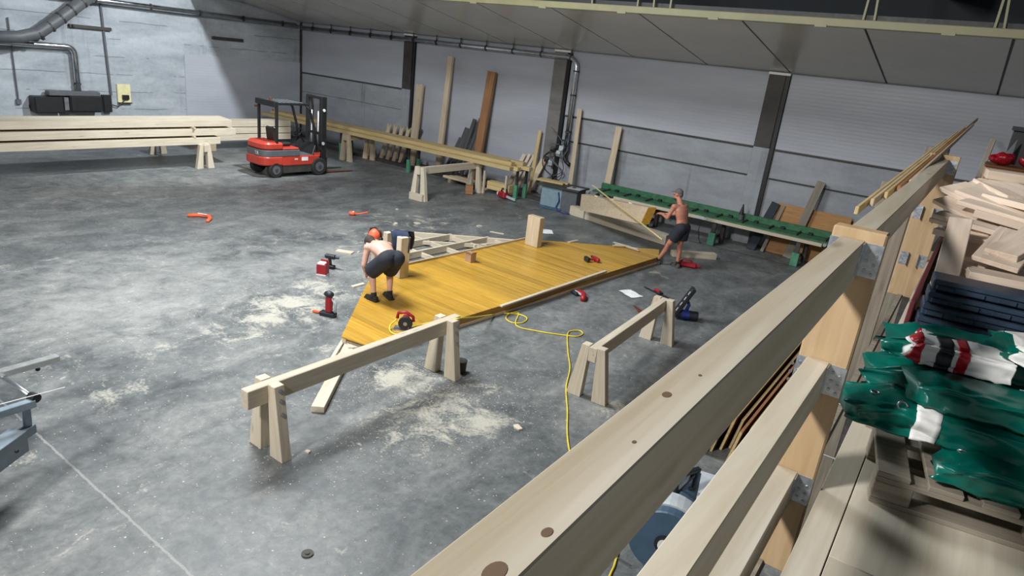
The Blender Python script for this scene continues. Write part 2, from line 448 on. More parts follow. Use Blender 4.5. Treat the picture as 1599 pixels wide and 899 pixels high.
# --- left wall
wl = MB().box(XL-0.25, XL, -2, YW+0.25, 0, 7.6).build('wall_left', 'wall_concrete')
struct(wl, 'left end wall of grey board-marked concrete')
pa = PX(287, 84, XL); pb = PX(468, 94.5, XL)
MB().box(XL-0.02, XL+0.03, pa.y, pb.y+0.35, 0.02, 2.95).build('panel', 'sandwich_panel', wl, 0.005)
MB().box(XL-0.02, XL+0.06, YW-0.14, YW-0.05, 0, EAVE).build('corner_channel', 'dark_steel', wl)
# --- sloped ceiling in panels with dark seams
def ceil_z(y): return EAVE + SLOPE*(YW-y)
ce = MB().add([(XL, YE, ceil_z(YE)+.03), (XR, YE, ceil_z(YE)+.03), (XR, YW, EAVE+.03), (XL, YW, EAVE+.03),
               (XL, YE, ceil_z(YE)+.2), (XR, YE, ceil_z(YE)+.2), (XR, YW, EAVE+.2), (XL, YW, EAVE+.2)],
              [(3,2,1,0),(4,5,6,7),(0,1,5,4),(1,2,6,5),(2,3,7,6),(3,0,4,7)]).build('ceiling', 'black')
struct(ce, 'sloped ceiling of glossy pale panels with dark seams')
seams = [XL] + [-22.1+2.2*k for k in range(0, 15) if -22.1+2.2*k < XR-0.4] + [XR]
for a, bb in zip(seams[:-1], seams[1:]):
    x0, x1 = a+0.022, bb-0.022
    MB().add([(x0, YE, ceil_z(YE)), (x1, YE, ceil_z(YE)), (x1, YW-.0, EAVE), (x0, YW-.0, EAVE),
              (x0, YE, ceil_z(YE)+.04), (x1, YE, ceil_z(YE)+.04), (x1, YW, EAVE+.04), (x0, YW, EAVE+.04)],
             [(3,2,1,0),(4,5,6,7),(0,1,5,4),(1,2,6,5),(2,3,7,6),(3,0,4,7)]).build('ceiling_panel', 'ceiling_panel', ce)
# --- edge girder of the ceiling with truss rods above it
zt = ceil_z(YE)
gd = MB().box(XL, XR, YE-0.14, YE+0.0, zt-0.03, zt+0.11).build('trim_1', 'beam_yellow', None, 0.01)
struct(gd, 'yellowish girder along the upper ceiling edge')
for k in range(-23, 9, 2):
    MB().box(k-0.1, k+0.1, YE-0.15, YE-0.13, zt-0.05, zt+0.0).build('bracket', 'beam_yellow', gd)
for px0, py0, px1, py1 in ((1347, 26, 1358, -6), (1366, 22, 1372, -6), (1554, 33, 1569, -6), (1569, 33, 1577, -6), (995, 6, 998, -6), (1020, 9, 1023, -8), (1046, 9, 1050, -8), (924, 4, 926, -8)):
    A = PY(px0, py0+8, YE-0.07); A.z = zt+0.11
    Bp = PY(px1, py1, YE-0.07); dirv = (Bp-A)
    MB().bar(A, A+dirv.normalized()*1.9, 0.035, 0.035, (0, 1, 0)).build('truss_rod', 'beam_yellow', gd)
rf = MB().box(XL-0.3, XR, -9, YW+0.3, 9.2, 9.4).build('ceiling.001', 'roof_dark')
struct(rf, 'dark hall roof high above the girder')
for k in range(5):
    x = -21+6.5*k
    MB().box(x-0.12, x+0.12, YE+0.3, YW, 6.4, 6.8).build('purlin', 'roof_dark', rf)
up = MB().box(XL-0.3, XR, YW+0.02, YW+0.25, EAVE+0.6, 9.3).build('wall_upper', 'roof_dark')
struct(up, 'dark upper wall above the sloped ceiling')
# lamp housings for the two floodlights
def lamp_housing(loc, aim, label, sz=0.5):
    t = thing('floodlight_housing', label, 'lamp', loc)
    t.rotation_euler = (Vector(aim)-Vector(loc)).to_track_quat('-Z', 'Y').to_euler()
    a = sz/2+0.08
    MB().box(-a, a, -a*0.75, a*0.75, 0.06, 0.2).build('housing', 'dark_steel', t, 0.02)
    m = MB()
    for s in (-1, 1): m.box(s*(a+.02)-0.02, s*(a+.02)+0.02, -0.03, 0.03, 0.08, 0.6)
    m.box(-a-.04, a+.04, -0.03, 0.03, 0.56, 0.60).build('yoke', 'steel', t)
    return t
for l_ in LAMPS: lamp_housing(l_[0], l_[1], l_[5], l_[3])
# --- ducts
def elbow(p0, pc, p1, r, n=6):
    p0, pc, p1 = Vector(p0), Vector(pc), Vector(p1)
    a = pc+(p0-pc).normalized()*r; b = pc+(p1-pc).normalized()*r
    return [p0] + [((1-t)**2)*a+2*t*(1-t)*pc+t*t*b for t in [k/n for k in range(n+1)]] + [p1]
zp = 4.24
dx = -10.62
duct = thing('wall_duct', 'silver extraction duct along the back wall bending down', 'duct', (dx, YW-0.2, 1.6))
q0 = Vector((XL+0.25, YW-0.24, 4.30)); qc = Vector((dx, YW-0.24, 4.30)); q1 = Vector((dx, YW-0.24, 1.55))
MB().tube([p-Vector((dx, YW-0.2, 1.6)) for p in elbow(q0, qc, q1, 0.35)], 0.075, 14).build('pipe', 'duct', duct, smooth=True)
for k in range(12):
    x = XL+0.9+k*1.08
    MB().cyl((x-dx, -0.04, 2.70), (x+0.04-dx, -0.04, 2.70), 0.088, 14).box(x-dx, x+0.03-dx, -0.05, -0.03, 2.78, 2.95).build('clamp', 'dark_steel', duct)
for z in (0.5, 1.6, 2.3):
    MB().cyl((0, -0.04, z), (0, -0.04, z+0.04), 0.088, 14).box(-.02, .02, -0.04, 0.2, z, z+.03).build('clamp', 'dark_steel', duct)
MB().tube(elbow((0, -0.04, 0.0), (0, -0.04, -0.35), (0.25, -0.1, -0.45), 0.15), 0.06, 10).build('hose', 'black', duct, smooth=True)
d2 = thing('wall_duct', 'silver duct along the left wall under the eave', 'duct', (XL+0.22, YW-0.5, 4.36))
e = PX(118, 0, XL+0.22)
MB().cyl((0, 0, 0), (0, 6.0-YW, 0.0), 0.085, 14).build('pipe', 'duct', d2, smooth=True)
for k in range(6):
    MB().cyl((0, -0.6-k*1.7, 0), (0, -0.64-k*1.7, 0), 0.1, 14).box(-0.25, 0, -0.63-k*1.7, -0.6-k*1.7, -0.02, 0.02).build('clamp', 'dark_steel', d2)
# ------------------------------------------------------------------ things on the left wall
def wallpt(x, y): return PX(x, y, XL)
a = wallpt(0, 70); b_ = wallpt(112, 73); c_ = wallpt(116, 142)
d3 = thing('wall_duct', 'small silver duct turning down to the black heater', 'duct', (XL+0.15, b_.y, c_.z))
o0 = Vector((XL+0.15, b_.y, c_.z))
MB().tube([p-o0 for p in elbow((XL+.15, a.y-3, b_.z), (XL+.15, b_.y, b_.z), (XL+.15, b_.y, c_.z-0.1), 0.25)], 0.085, 12).build('pipe', 'duct', d3, smooth=True)
MB().cyl((0, 0, 0.2), (0, 0, 0.25), 0.1, 12).build('clamp', 'dark_steel', d3)
p0 = wallpt(43, 148); p1 = wallpt(150, 174)
ht = thing('wall_heater', 'black wall heater hung on the left concrete wall', 'heater', (XL, (p0.y+p1.y)/2, p1.z))
hw = (p1.y-p0.y)/2; hh = p0.z-p1.z
MB().box(0.02, 0.45, -hw, -0.15, 0, hh).build('tank', 'black', ht, 0.03)
MB().box(0.02, 0.5, 0.0, hw, 0.03, hh+0.05).build('tank', 'black', ht, 0.05)
MB().box(0.1, 0.4, -hw*0.55, hw, hh+0.03, hh+0.17).build('top_rail', 'fork_grey', ht, 0.02)
MB().box(0.42, 0.5, -0.16, -0.04, 0.1, hh).build('strap', 'steel', ht)
MB().box(0.0, 0.1, -hw, hw, 0.1, 0.2).build('wall_bracket', 'dark_steel', ht)
p = wallpt(163, 150); q = wallpt(165, 174)
t = tag(MB().box(XL, XL+0.18, p.y-0.12, p.y+0.14, q.z, p.z+0.05).build('fuse_box', 'black', None, 0.02), 'small black switch box beside the wall heater', 'box')
p = wallpt(161, 10); q = wallpt(163, 148)
tag(MB().cyl((XL+.05, p.y, q.z), (XL+.05, p.y-0.1, 4.3), 0.035, 8).build('conduit', 'fork_grey', None), 'thin grey conduit rising up the left wall', 'pipe')
p = wallpt(20, 100); q = wallpt(28, 158)
tag(MB().cyl((XL+.05, q.y, q.z), (XL+.05, p.y, 3.6), 0.02, 8).box(XL+.005, XL+.08, q.y-.06, q.y+.06, q.z-.08, q.z+.06).build('conduit', 'fork_grey', None), 'thin cable run at the far left of the wall', 'pipe')
p = wallpt(181, 131); q = wallpt(204, 160)
t = thing('socket_board', 'cream socket board with cables on the left wall', 'socket board', (XL, (p.y+q.y)/2, q.z))
w2 = (q.y-p.y)/2
MB().box(0, 0.06, -w2, w2, 0, p.z-q.z).build('board', 'socket_cream', t, 0.005)
MB().box(0.05, 0.14, -0.08, 0.12, 0.1, 0.25).build('plug', 'black', t, 0.01)
MB().tube([(0.12, 0, 0.12), (0.12, -0.1, 0.02), (0.1, -0.25, -0.12), (0.06, -0.5, -0.05), (0.05, -0.62, 0.12)], 0.018, 6).build('cable', 'black', t)
MB().box(0.0, 0.12, -w2, w2, -0.02, 0.01).build('shelf', 'dark_steel', t)
for (x0, y0, x1, y1, lb) in ((330, 58, 378, 63, 'dark horizontal rail fixed to the shaded corner of left wall'), (106, 39, 172, 45, 'dark horizontal rail fixed above the wall heater')):
    p = wallpt(x0, y0); q = wallpt(x1, y1)
    tag(MB().box(XL, XL+0.1, p.y, q.y, p.z-0.06, p.z+0.04).cyl((XL+.05, p.y+.1, p.z), (XL+.16, p.y+.1, p.z), 0.04, 8).build('wall_rail', 'dark_steel', None, 0.01), lb, 'rail')
p = wallpt(112, 2); q = wallpt(45, 52)
dg = thing('extraction_hose', 'thick dark hose slanting down at the upper left corner', 'hose', (XL+0.62, q.y, q.z))
MB().tube([(0, -1.2, -0.15), (0, -0.5, -0.1), (0, 0, 0.05), (0, (p.y-q.y)*0.5, (p.z-q.z)*0.5), (0, (p.y-q.y)*1.5, (p.z-q.z)*1.5)], 0.17, 12).build('hose', 'fork_grey', dg, smooth=True)
for k in range(5): MB().cyl((0, (p.y-q.y)*k*0.25, (p.z-q.z)*k*0.25), (0, (p.y-q.y)*(k*.25+.03), (p.z-q.z)*(k*.25+.03)), 0.185, 12).build('hose_ring', 'dark_steel', dg)
p = wallpt(20, 30)
cy = thing('dust_collector', 'dark dust collector housing high at the far left', 'dust collector', (XL+1.35, p.y-1.9, 3.55))
MB().cyl((0, 0, 0.0), (0, 0, 1.4), 0.75, 20).build('drum', 'fork_grey', cy, 0.02)
MB().cyl((0, 0, -0.6), (0, 0, 0.0), 0.25, 20, 0.75).build('cone', 'fork_grey', cy)
MB().box(-1.34, -0.6, -0.05, 0.05, 0.3, 0.45).build('wall_bracket', 'dark_steel', cy)
# ------------------------------------------------------------------ trestles
def trestle(name, label, p0, p1, top, foot=0.56, beam_w=0.11, beam_h=0.2, over=(0.28, 0.22), legs=None, mat='spruce_white', bolts=True, shoe=False, notch=0, leg_th=0.20):
    """A-frame trestle whose beam runs from p0 to p1 (ground points under the leg pairs)"""
    p0 = Vector((p0[0], p0[1], 0)); p1 = Vector((p1[0], p1[1], 0))
    t = thing(name, label, 'sawhorse', p0)
    d = (p1-p0).normalized(); n = Vector((d.y, -d.x, 0))
    zc = top-beam_h/2
    board('beam', p0-d*over[0]+Vector((0, 0, zc)), p1+d*over[1]+Vector((0, 0, zc)), beam_w, beam_h, mat, t, bev=0.006)
    for pc in (p0, p1):
        for s in (-1, 1):
            a = pc + n*s*foot/2; bq = pc + n*s*(beam_w/2+0.052) + Vector((0, 0, top+0.01))
            ax = (bq-a).normalized(); nn = (n*s - ax*(n*s).dot(ax)).normalized()
            lg = leg_board(a, bq, d, 0.115, leg_th, mat, t)
            if bolts and s == 1:
                for zz in (0.93, 0.80, 0.62):
                    c = a + (bq-a)*zz + nn*(leg_th/2*(1-zz)+0.053*zz+0.002)
                    o = MB().cyl((0, 0, 0), (0, 0, 0.008), 0.022, 10).cyl((0, 0, 0.008), (0, 0, 0.02), 0.010, 6).build('bolt', 'steel', t)
                    o.matrix_basis = Matrix.Translation(-p0) @ Matrix.Translation(c) @ nn.to_track_quat('Z', 'Y').to_matrix().to_4x4()
        if shoe and pc is p0:
            board('foot_board', pc-n*foot*0.62-d*0.10+Vector((0, 0, 0.10)), pc+n*foot*0.62-d*0.10+Vector((0, 0, 0.10)), 0.08, 0.2, mat, t)
            # brace plate
    return t
def leg_board(a, b, wide_dir, w, th, mat, t):
    """leg with its foot sawn level on the floor"""
    a = Vector(a); b = Vector(b); ax = (b-a).normalized(); wd = Vector(wide_dir).normalized(); nn = ax.cross(wd).normalized()
    M = Matrix(((ax.x, wd.x, nn.x, a.x), (ax.y, wd.y, nn.y, a.y), (ax.z, wd.z, nn.z, a.z), (0, 0, 0, 1)))
    L = (b-a).length
    vs = []
    for x in (0, L):
        for yy, zz in ((-1, -1), (1, -1), (1, 1), (-1, 1)):
            tt_ = th if x == 0 else 0.105
            xx = (0 if x == 0 else L) - (nn.z*zz*tt_/2)/ax.z
            vs.append((xx, yy*w/2, zz*tt_/2))
    o = MB().add(vs, [(3,2,1,0),(4,5,6,7),(0,1,5,4),(1,2,6,5),(2,3,7,6),(3,0,4,7)]).build('leg', mat, None, 0.004)
    o.parent = t; o.matrix_basis = parent_matrix(t).inverted() @ M
    return o
trestle('sawhorse', 'long pale sawhorse with bolted legs nearest the left foreground', (-5.15, 3.68), (-5.10, 6.33), 0.80, 0.36)
trestle('sawhorse', 'shorter pale sawhorse standing alone between deck and railing', (-3.35, 7.22), (-3.50, 9.82), 0.74, 0.37, over=(0.06, 0.06), bolts=False)
trestle('sawhorse', 'sawhorse with boarded foot carrying the yellow beams by the wall', (-12.68, 14.02), (-12.69, 16.55), 0.93, 0.40, over=(0.1, 0.3), bolts=False, shoe=True)
trestle('sawhorse', 'sawhorse under the near end of the left timber stack', (-18.68, 11.2), (-21.2, 11.15), 0.69, 0.36, over=(0.1, 0.1), bolts=False)
trestle('sawhorse', 'sawhorse just behind the forklift mast under long yellow beams', (-18.3, 16.3), (-18.3, 17.4), 0.92, 0.38, over=(0.1, 0.1), bolts=False, mat='pine')
# bits of planking on top of the lone sawhorse
# ------------------------------------------------------------------ left timber stack
zs = 0.69
for k, (x0, y1, lab) in enumerate(((-18.75, 11.75, 'bottom squared timber of the stack on the left sawhorse'), (-18.8, 12.3, 'middle squared timber of the stack on the left sawhorse'), (-18.85, 12.2, 'topmost squared timber of the stack on the left sawhorse'))):
    z = zs+k*0.25
    tag(board('timber_beam', (x0-0.06, -1.0, z+0.10), (x0-0.06, y1, z+0.10), 0.20, 0.19, 'spruce_white'), lab, 'beam', 'timbers stacked on the left sawhorse')
    for j in range(1, 4):
        tag(board('timber_beam', (x0-0.06-0.24*j, -1.0, z+0.10), (x0-0.06-0.24*j, y1+0.05*j, z+0.10), 0.20, 0.19, 'spruce_white'),
            ('%s squared timber in the rows behind the front of left stack' % (('lower', 'middle', 'upper')[k])), 'beam', 'rear timbers on the left sawhorse, %s row' % ('lower', 'middle', 'upper')[k])
    if k < 2:
        tag(board('spacer_batten', (-18.70, 10.95, z+0.2225), (-19.75, 10.95, z+0.2225), 0.06, 0.053, 'pine'), ('lower' if k == 0 else 'upper')+' spacer batten between timbers on the left sawhorse', 'batten', 'spacer battens in the left stack')
for yb in (2.5,):
    trestle('sawhorse', 'sawhorse under the far-left end of the timber stack', (-18.68, yb), (-20.6, yb), 0.69, 0.36, over=(0.1, 0.1), bolts=False)
for k in range(3):
    for j in range(2):
        tag(board('timber_beam', (-21.75+0.26*j, 12.5, 0.42+k*0.235), (-21.6+0.26*j, 16.2, 0.42+k*0.235), 0.22, 0.21, 'spruce_white'),
            'one of the pale timbers stacked behind the forklift' if True else '', 'beam', 'pale timbers behind the forklift')
for yb in (13.0, 15.4):
    tag(board('bearer', (-22.0, yb, 0.155), (-21.2, yb, 0.155), 0.3, 0.31, 'pine'), ('near' if yb < 14 else 'far')+' wooden bearer under pale timbers behind the forklift', 'block')
# ------------------------------------------------------------------ long yellow beams along the back wall on sawhorses
zb = 0.93
for k in range(4):
    for j in range(2):
        y = 16.42+0.20*k
        if j == 1 and k == 0: continue
        x1 = (-11.25, -11.1, -11.4, -10.95)[k] - (0.25 if j else 0)
        tag(board('yellow_beam', (-23.2+0.3*k, y, zb+0.055+0.115*j), (x1, y, zb+0.055+0.115*j), 0.185, 0.11, 'yellow_beam'),
            ('upper' if j else 'lower')+' long yellow beam in the bundle along the back wall', 'beam', 'long yellow beams along the back wall, %s layer' % ('upper' if j else 'lower'))
# ------------------------------------------------------------------ gable frame lying on the floor, half boarded
DZ = 0.17
gA = Vector((-6.59, 5.88)); gB = Vector((-10.34, 10.67)); gD = Vector((-5.66, 14.86)); gE = Vector((-5.39, 14.19)); gH = Vector((-6.10, 5.95))
th = math.radians(3.7)
gu = Vector((math.cos(th), -math.sin(th))); gv = Vector((math.sin(th), math.cos(th)))
gab = thing('gable_frame', 'timber gable frame on the floor half covered with yellow stained boards', 'timber frame', (gH.x, gH.y, 0))
def lx(p): return (p[0]-gH.x, p[1]-gH.y)
def clip(poly, n, k):
    out = []
    for i in range(len(poly)):
        a = poly[i]; b = poly[(i+1) % len(poly)]
        da = n.dot(a)-k; db = n.dot(b)-k
        if da >= 0: out.append(a)
        if (da >= 0) != (db >= 0): out.append(a+(b-a)*(da/(da-db)))
    return out
outline = [gA, gH, gE, gD, gB]
strip_p = Vector((-8.20, 10.7))          # a point on the inner edge strip
u_strip = gu.dot(strip_p)
board_poly = clip(outline, gu, u_strip)
vmin = min(gv.dot(p) for p in outline); vmax = max(gv.dot(p) for p in outline)
k = 0; vv = vmin
while vv < vmax:
    wv = 0.142
    pl = clip(clip(board_poly, gv, vv+0.0015), -gv, -(vv+wv-0.0015))
    vv += wv
    if len(pl) < 3: continue
    # shift into the board's own frame: x along the board
    c = sum(pl, Vector((0, 0)))/len(pl)
    loc = [(gu.dot(p-c), gv.dot(p-c)) for p in pl]
    ar = sum(loc[i][0]*loc[(i+1) % len(loc)][1]-loc[(i+1) % len(loc)][0]*loc[i][1] for i in range(len(loc)))
    if ar < 0: loc.reverse()
    dz = random.uniform(-0.001, 0.001)
    o = MB().prism(loc, -0.022, 0).build('plank', 'yellow_stain', gab, 0.0015)
    o.location = (c.x-gH.x, c.y-gH.y, DZ+dz); o.rotation_euler = (0, 0, -th)
    k += 1
def fb(name, a, b, w_, h_, z, mat):
    return board(name, (a[0], a[1], z), (b[0], b[1], z), w_, h_, mat, gab)
hF = 0.145
dirF = (gE-gH).normalized(); nF = Vector((dirF.y, -dirF.x))
fb('bottom_rail', gH-nF*0.03, gE-nF*0.03, 0.05, hF, hF/2, 'stain_edge')
fb('edge_batten', gH+nF*0.004, gE+nF*0.004, 0.02, 0.05, 0.028, 'pine')
fb('rafter', gA+(gH-gA)*0.0+Vector((0.03, 0.02)), gB+Vector((0.03, -0.03)), 0.06, hF, hF/2, 'spruce_white')
fb('rafter', gB+Vector((0.04, -0.02)), gD+Vector((0, -0.05)), 0.06, hF, hF/2, 'spruce_white')
fb('end_rail', gD-(gD-gE)*0.1+Vector((-.03, 0)), gE+(gD-gE)*0.1+Vector((-.03, 0)), 0.05, hF, hF/2, 'stain_edge')
# studs across the open part, running with the boards' normal (along gv)
def line_hit(p, d, a, b):
    e = b-a; den = d.x*e.y-d.y*e.x
    t_ = ((a.x-p.x)*e.y-(a.y-p.y)*e.x)/den
    return p+d*t_
for uu in (u_strip-0.62, u_strip-1.22):
    base = gu*uu + gv*gv.dot(strip_p)
    p_a = line_hit(base, gv, gA, gB); p_b = line_hit(base, gv, gB, gD)
    fb('purlin', p_a, p_b, 0.05, 0.14, 0.07+0.02, 'spruce_white')
for uu, off in ((u_strip-0.03, 0),):
    base = gu*uu + gv*gv.dot(strip_p)
    p_a = line_hit(base, gv, gA, gB)+gv*0.05; p_b = line_hit(base, gv, gB, gD)-gv*0.02
    fb('tie_beam', p_a, p_b, 0.06, 0.13, 0.065, 'spruce_white')
    fb('edge_strip', p_a+gv*0.15+Vector((0.03, 0)), p_b+Vector((0.03, 0)), 0.035, 0.05, DZ+0.02, 'pine')
for vq in (9.4, 10.15, 10.9, 11.6):
    base = gv*vq + gu*u_strip
    q = base-gu*0.06
    far = base-gu*2.6
    # stop at whichever rafter comes first
    h1 = line_hit(base, -gu, gA, gB); h2 = line_hit(base, -gu, gB, gD)
    end = h1 if gu.dot(h1) > gu.dot(h2) else h2
    fb('stud', q, end, 0.045, 0.10, 0.06, 'spruce_white')
for a, b in (((640, 376), (760, 383)), ((740, 383), (800, 378))):
    p = G(*a, 0.1); q = G(*b, 0.1)
    fb('brace', (p.x, p.y), (q.x, q.y), 0.05, 0.08, 0.08, 'spruce_white')
# narrow battens and scraps on the boards
def on_deck(x, y): return G(x, y, DZ+0.02)
a = G(782, 478, DZ+0.02); b = G(946, 423, DZ+0.02)
tag(board('loose_batten', a, b, 0.06, 0.03, 'spruce_white'), 'long loose batten lying along the near edge of the yellow boards', 'batten')
for i, (x0, y0, x1, y1) in enumerate(((958, 378, 985, 385), (960, 381, 996, 388), (975, 384, 998, 391), (957, 383, 978, 384))):
    a = G(x0, y0, DZ+0.008+0.012*i); b = G(x1, y1, DZ+0.008+0.012*i)
    tag(board('wood_scrap', a, b, 0.06, 0.012, 'spruce_white', bev=0.001), 'thin pale lath in the scatter at far end of the boards', 'wood scrap', 'laths at the far end of the boards')
a = G(888, 378, DZ+0.01); b = G(902, 375, DZ+0.01)
tag(board('wood_scrap', a, b, 0.08, 0.016, 'pine', bev=0.001), 'single short scrap on the far edge of the yellow boards', 'wood scrap')
# standing posts
def post(px, py, top_px, w_, d_, label, rz=0.0, mat='pine', z=DZ, h=None):
    p = G(px, py, z)
    dd = ray(*top_px); tt = (dd.x*p.x+dd.y*p.y)/(dd.x**2+dd.y**2); hh = (EYE+dd*tt).z - z if h is None else h
    o = MB().box(0, hh, -w_/2, w_/2, -d_/2, d_/2).build('timber_post', mat, None, 0.006)
    o.location = p; o.rotation_euler = (0, -PI/2, rz)
    o.rotation_mode = 'QUATERNION'
    o.rotation_quaternion = (Matrix.Rotation(rz, 3, 'Z') @ Matrix(((0, 1, 0), (0, 0, 1), (1, 0, 0)))).to_quaternion()
    return tag(o, label, 'post')
post(832, 383, (833, 337), 0.36, 0.16, 'thick squared post standing at the far end of the boards', math.radians(-6))
post(627, 432, (624, 369), 0.14, 0.20, 'upright post beside the bent man, shirt hung on its back', math.radians(-8), 'spruce_white')
pb2 = post(603, 424, (602, 362), 0.12, 0.12, 'pale upright post behind the bent man', math.radians(-8), 'spruce_white')
# small carton on the boards
p = G(734, 408, DZ)
cb_ = thing('carton', 'small brown carton standing on the yellow boards', 'box', p, math.radians(-10))
MB().box(-0.09, 0.09, -0.07, 0.07, 0, 0.19).build('body', 'cardboard', cb_, 0.003)
MB().add([(-0.09, -0.07, 0.19), (0.09, -0.07, 0.19), (0.10, -0.10, 0.215), (-0.10, -0.10, 0.215)], [(0, 1, 2, 3)]).build('flap', 'cardboard', cb_)
MB().add([(0.09, -0.07, 0.19), (0.09, 0.07, 0.19), (0.13, 0.07, 0.225), (0.13, -0.07, 0.225)], [(0, 1, 2, 3)]).build('flap', 'cardboard', cb_)
# shirt hung over the post
p = G(627, 432, DZ)
sh = MB()
gridn = 9
vs = []
for i in range(gridn):
    for j in range(gridn):
        s_ = (i/(gridn-1)-0.5)*0.34; t_ = (j/(gridn-1)-0.5)*0.9
        arc = abs(t_)
        if arc < 0.1: z_ = 0.825-arc*0.1; y_ = t_*1.1
        else: z_ = 0.815-(arc-0.1)*1.0; y_ = math.copysign(0.11+0.02*math.sin(i*1.7)+0.012*math.sin(j*2.1), t_)
        vs.append((s_*(1-0.35*(arc < 0.08))-0.06+0.02*math.sin(j*1.3), y_+0.05, z_))
fs = [(i*gridn+j, (i+1)*gridn+j, (i+1)*gridn+j+1, i*gridn+j+1) for i in range(gridn-1) for j in range(gridn-1)]
so = sh.add(vs, fs).build('work_shirt', 'shirt', None, 0, True)
so.location = p + Vector((-0.04, 0.06, 0)); so.rotation_euler = (0, 0, math.radians(25))
md = so.modifiers.new('thick', 'SOLIDIFY'); md.thickness = 0.012
tag(so, 'dark navy work shirt draped over the upright post', 'shirt')
st = MB().box(-0.06, 0.02, -0.13, -0.115, 0.45, 0.76).build('shirt_stripe', 'machine_grey', so)
# helmet with earmuffs on the rear post
hp = G(603, 424, DZ); hp.z += 0.0
hx = G(586, 374, 0.72)
helm = thing('safety_helmet', 'orange and white safety helmet with black earmuffs on a post', 'helmet', PY(586, 372, hp.y+0.05))
MB().ball((0, 0, 0.06), (0.12, 0.14, 0.13)).build('shell', 'orange', helm, smooth=True)
MB().ball((0.0, -0.03, -0.02), (0.115, 0.13, 0.075)).build('rim', 'white', helm, smooth=True)
MB().tube([(-0.15, 0, -0.05), (-0.165, 0, 0.06), (-0.12, 0, 0.16), (0, 0, 0.2), (0.12, 0, 0.16), (0.15, 0, 0.06)], 0.018, 8).build('headband', 'black', helm, smooth=True)
for s_ in (-1, 1): MB().ball((s_*0.15, 0, -0.01), (0.035, 0.055, 0.07)).build('ear_cup', 'black', helm, smooth=True)
hq = Vector(helm.location)
tag(board('timber_post', (hq.x, hq.y, 0.0), (hq.x, hq.y, hq.z-0.08), 0.09, 0.09, 'spruce_white', up=(0, 1, 0)), 'slim post under the orange helmet', 'post')
# ------------------------------------------------------------------ loose planks round the near sawhorse
def plank_on_floor(a, b, w_, h_, mat, label, z=0.0, name='loose_plank', z2=None):
    p = G(*a, z); q = G(*b, z if z2 is None else z2)
    p.z += h_/2; q.z += h_/2
    return tag(board(name, p, q, w_, h_, mat), label, 'plank')
plank_on_floor((496, 644), (552, 533), 0.15, 0.08, 'spruce_white', 'pale plank with chamfered end lying under the near sawhorse beam', 0.0)
plank_on_floor((512, 575), (541, 527), 0.05, 0.06, 'spruce_white', 'narrow lath beside the tip of the yellow boards', 0.02)
plank_on_floor((556, 552), (550, 528), 0.22, 0.10, 'spruce_white', 'short thick offcut at the tip of the yellow boards', 0.0, 'offcut_block')
plank_on_floor((525, 560), (572, 548), 0.10, 0.05, 'spruce_white', 'short crosswise offcut behind the near sawhorse beam', 0.0, 'offcut_block')
plank_on_floor((550, 449), (568, 444), 0.07, 0.03, 'spruce_white', 'short pale batten on the floor left of the bent man')
plank_on_floor((526, 392), (551, 396), 0.16, 0.03, 'spruce_white', 'pale board scrap on the open floor behind the red tools')
plank_on_floor((765, 362), (787, 366), 0.06, 0.02, 'spruce_white', 'thin pale lath on the floor beyond the open frame')
plank_on_floor((1048, 399), (1116, 404), 0.17, 0.14, 'spruce_white', 'short squared white timber behind the standing man')
plank_on_floor((893, 334), (1042, 382), 0.24, 0.26, 'spruce_white', 'long thick white timber on the floor before the green table')
for i, (x, y, s_) in enumerate(((652, 349, 0.09), (748, 353, 0.07), (618, 349, 0.06), (620, 327, .04), (560, 394, .03), (481, 706, 0.028), (563, 500, .03), (808, 668, .06))):
    c = G(x, y)
    o = MB().prism([(-s_, -s_*0.5), (s_*0.8, -s_*0.7), (s_, s_*0.3), (0.1*s_, s_*0.7), (-s_*0.9, s_*0.4)], 0, 0.02).build('wood_chip', 'spruce_white', None)
    o.location = c; o.rotation_euler = (0, 0, i*1.3)
    tag(o, ['white offcut on the floor beyond the open frame', 'small white offcut near the lath beyond the frame', 'small chip at the frame peak', 'tiny chip on the floor far behind the frame', 'tiny chip beside the pale board scrap', 'white chip right of the near sawhorse foot', 'white chip at the left edge of the boards', 'pale flake on the floor right of the sawdust'][i], 'wood chip')
# papers
for (x, y, rz, lb) in ((985, 459, 0.5, 'white sheet of paper on the floor near the lone sawhorse'), (854, 362, 0.9, 'white sheet of paper on the floor beyond the thick post')):
    c = G(x, y, 0.0)
    vs = []; 
    for i in range(7):
        for j in range(5):
            vs.append(((i/6-0.5)*0.42, (j/4-0.5)*0.297, 0.004+0.012*abs(math.sin(i*0.9+j*0.7))))
    o = MB().add(vs, [(i*5+j, (i+1)*5+j, (i+1)*5+j+1, i*5+j+1) for i in range(6) for j in range(4)]).build('paper_sheet', 'paper', None, 0, True)
    o.location = c; o.rotation_euler = (0, 0, -rz)
    tag(o, lb, 'paper')
# ------------------------------------------------------------------ loose sawdust flakes
fm = MB()
def flakes(px, py, n, sx, sy, size):
    c = G(px, py)
    for _ in range(n):
        x = random.gauss(c.x, sx); y = random.gauss(c.y, sy)
        if abs(x+5.9) < 0.2 and y > 6: continue
        s_ = size*random.uniform(0.4, 1.3); a = random.uniform(0, PI)
        ca, sa = math.cos(a)*s_, math.sin(a)*s_
        fm.add([(x+ca, y+sa, 0.001), (x-sa*0.5, y+ca*0.5, 0.004), (x-ca, y-sa, 0.001)], [(0, 1, 2)])
flakes(690, 645, 2600, 0.55, 0.8, 0.009); flakes(610, 590, 1200, 0.3, 0.5, 0.009); flakes(500, 700, 900, 1.4, 1.4, 0.009)
flakes(300, 700, 900, 1.4, 1.3, 0.009); flakes(900, 620, 500, 0.8, 1.0, 0.008); flakes(450, 480, 900, 0.8, 1.6, 0.012)
fo = fm.build('sawdust', 'spruce_white'); fo['kind'] = 'stuff'
tag(fo, 'fine sawdust flakes scattered over the concrete floor', 'sawdust')
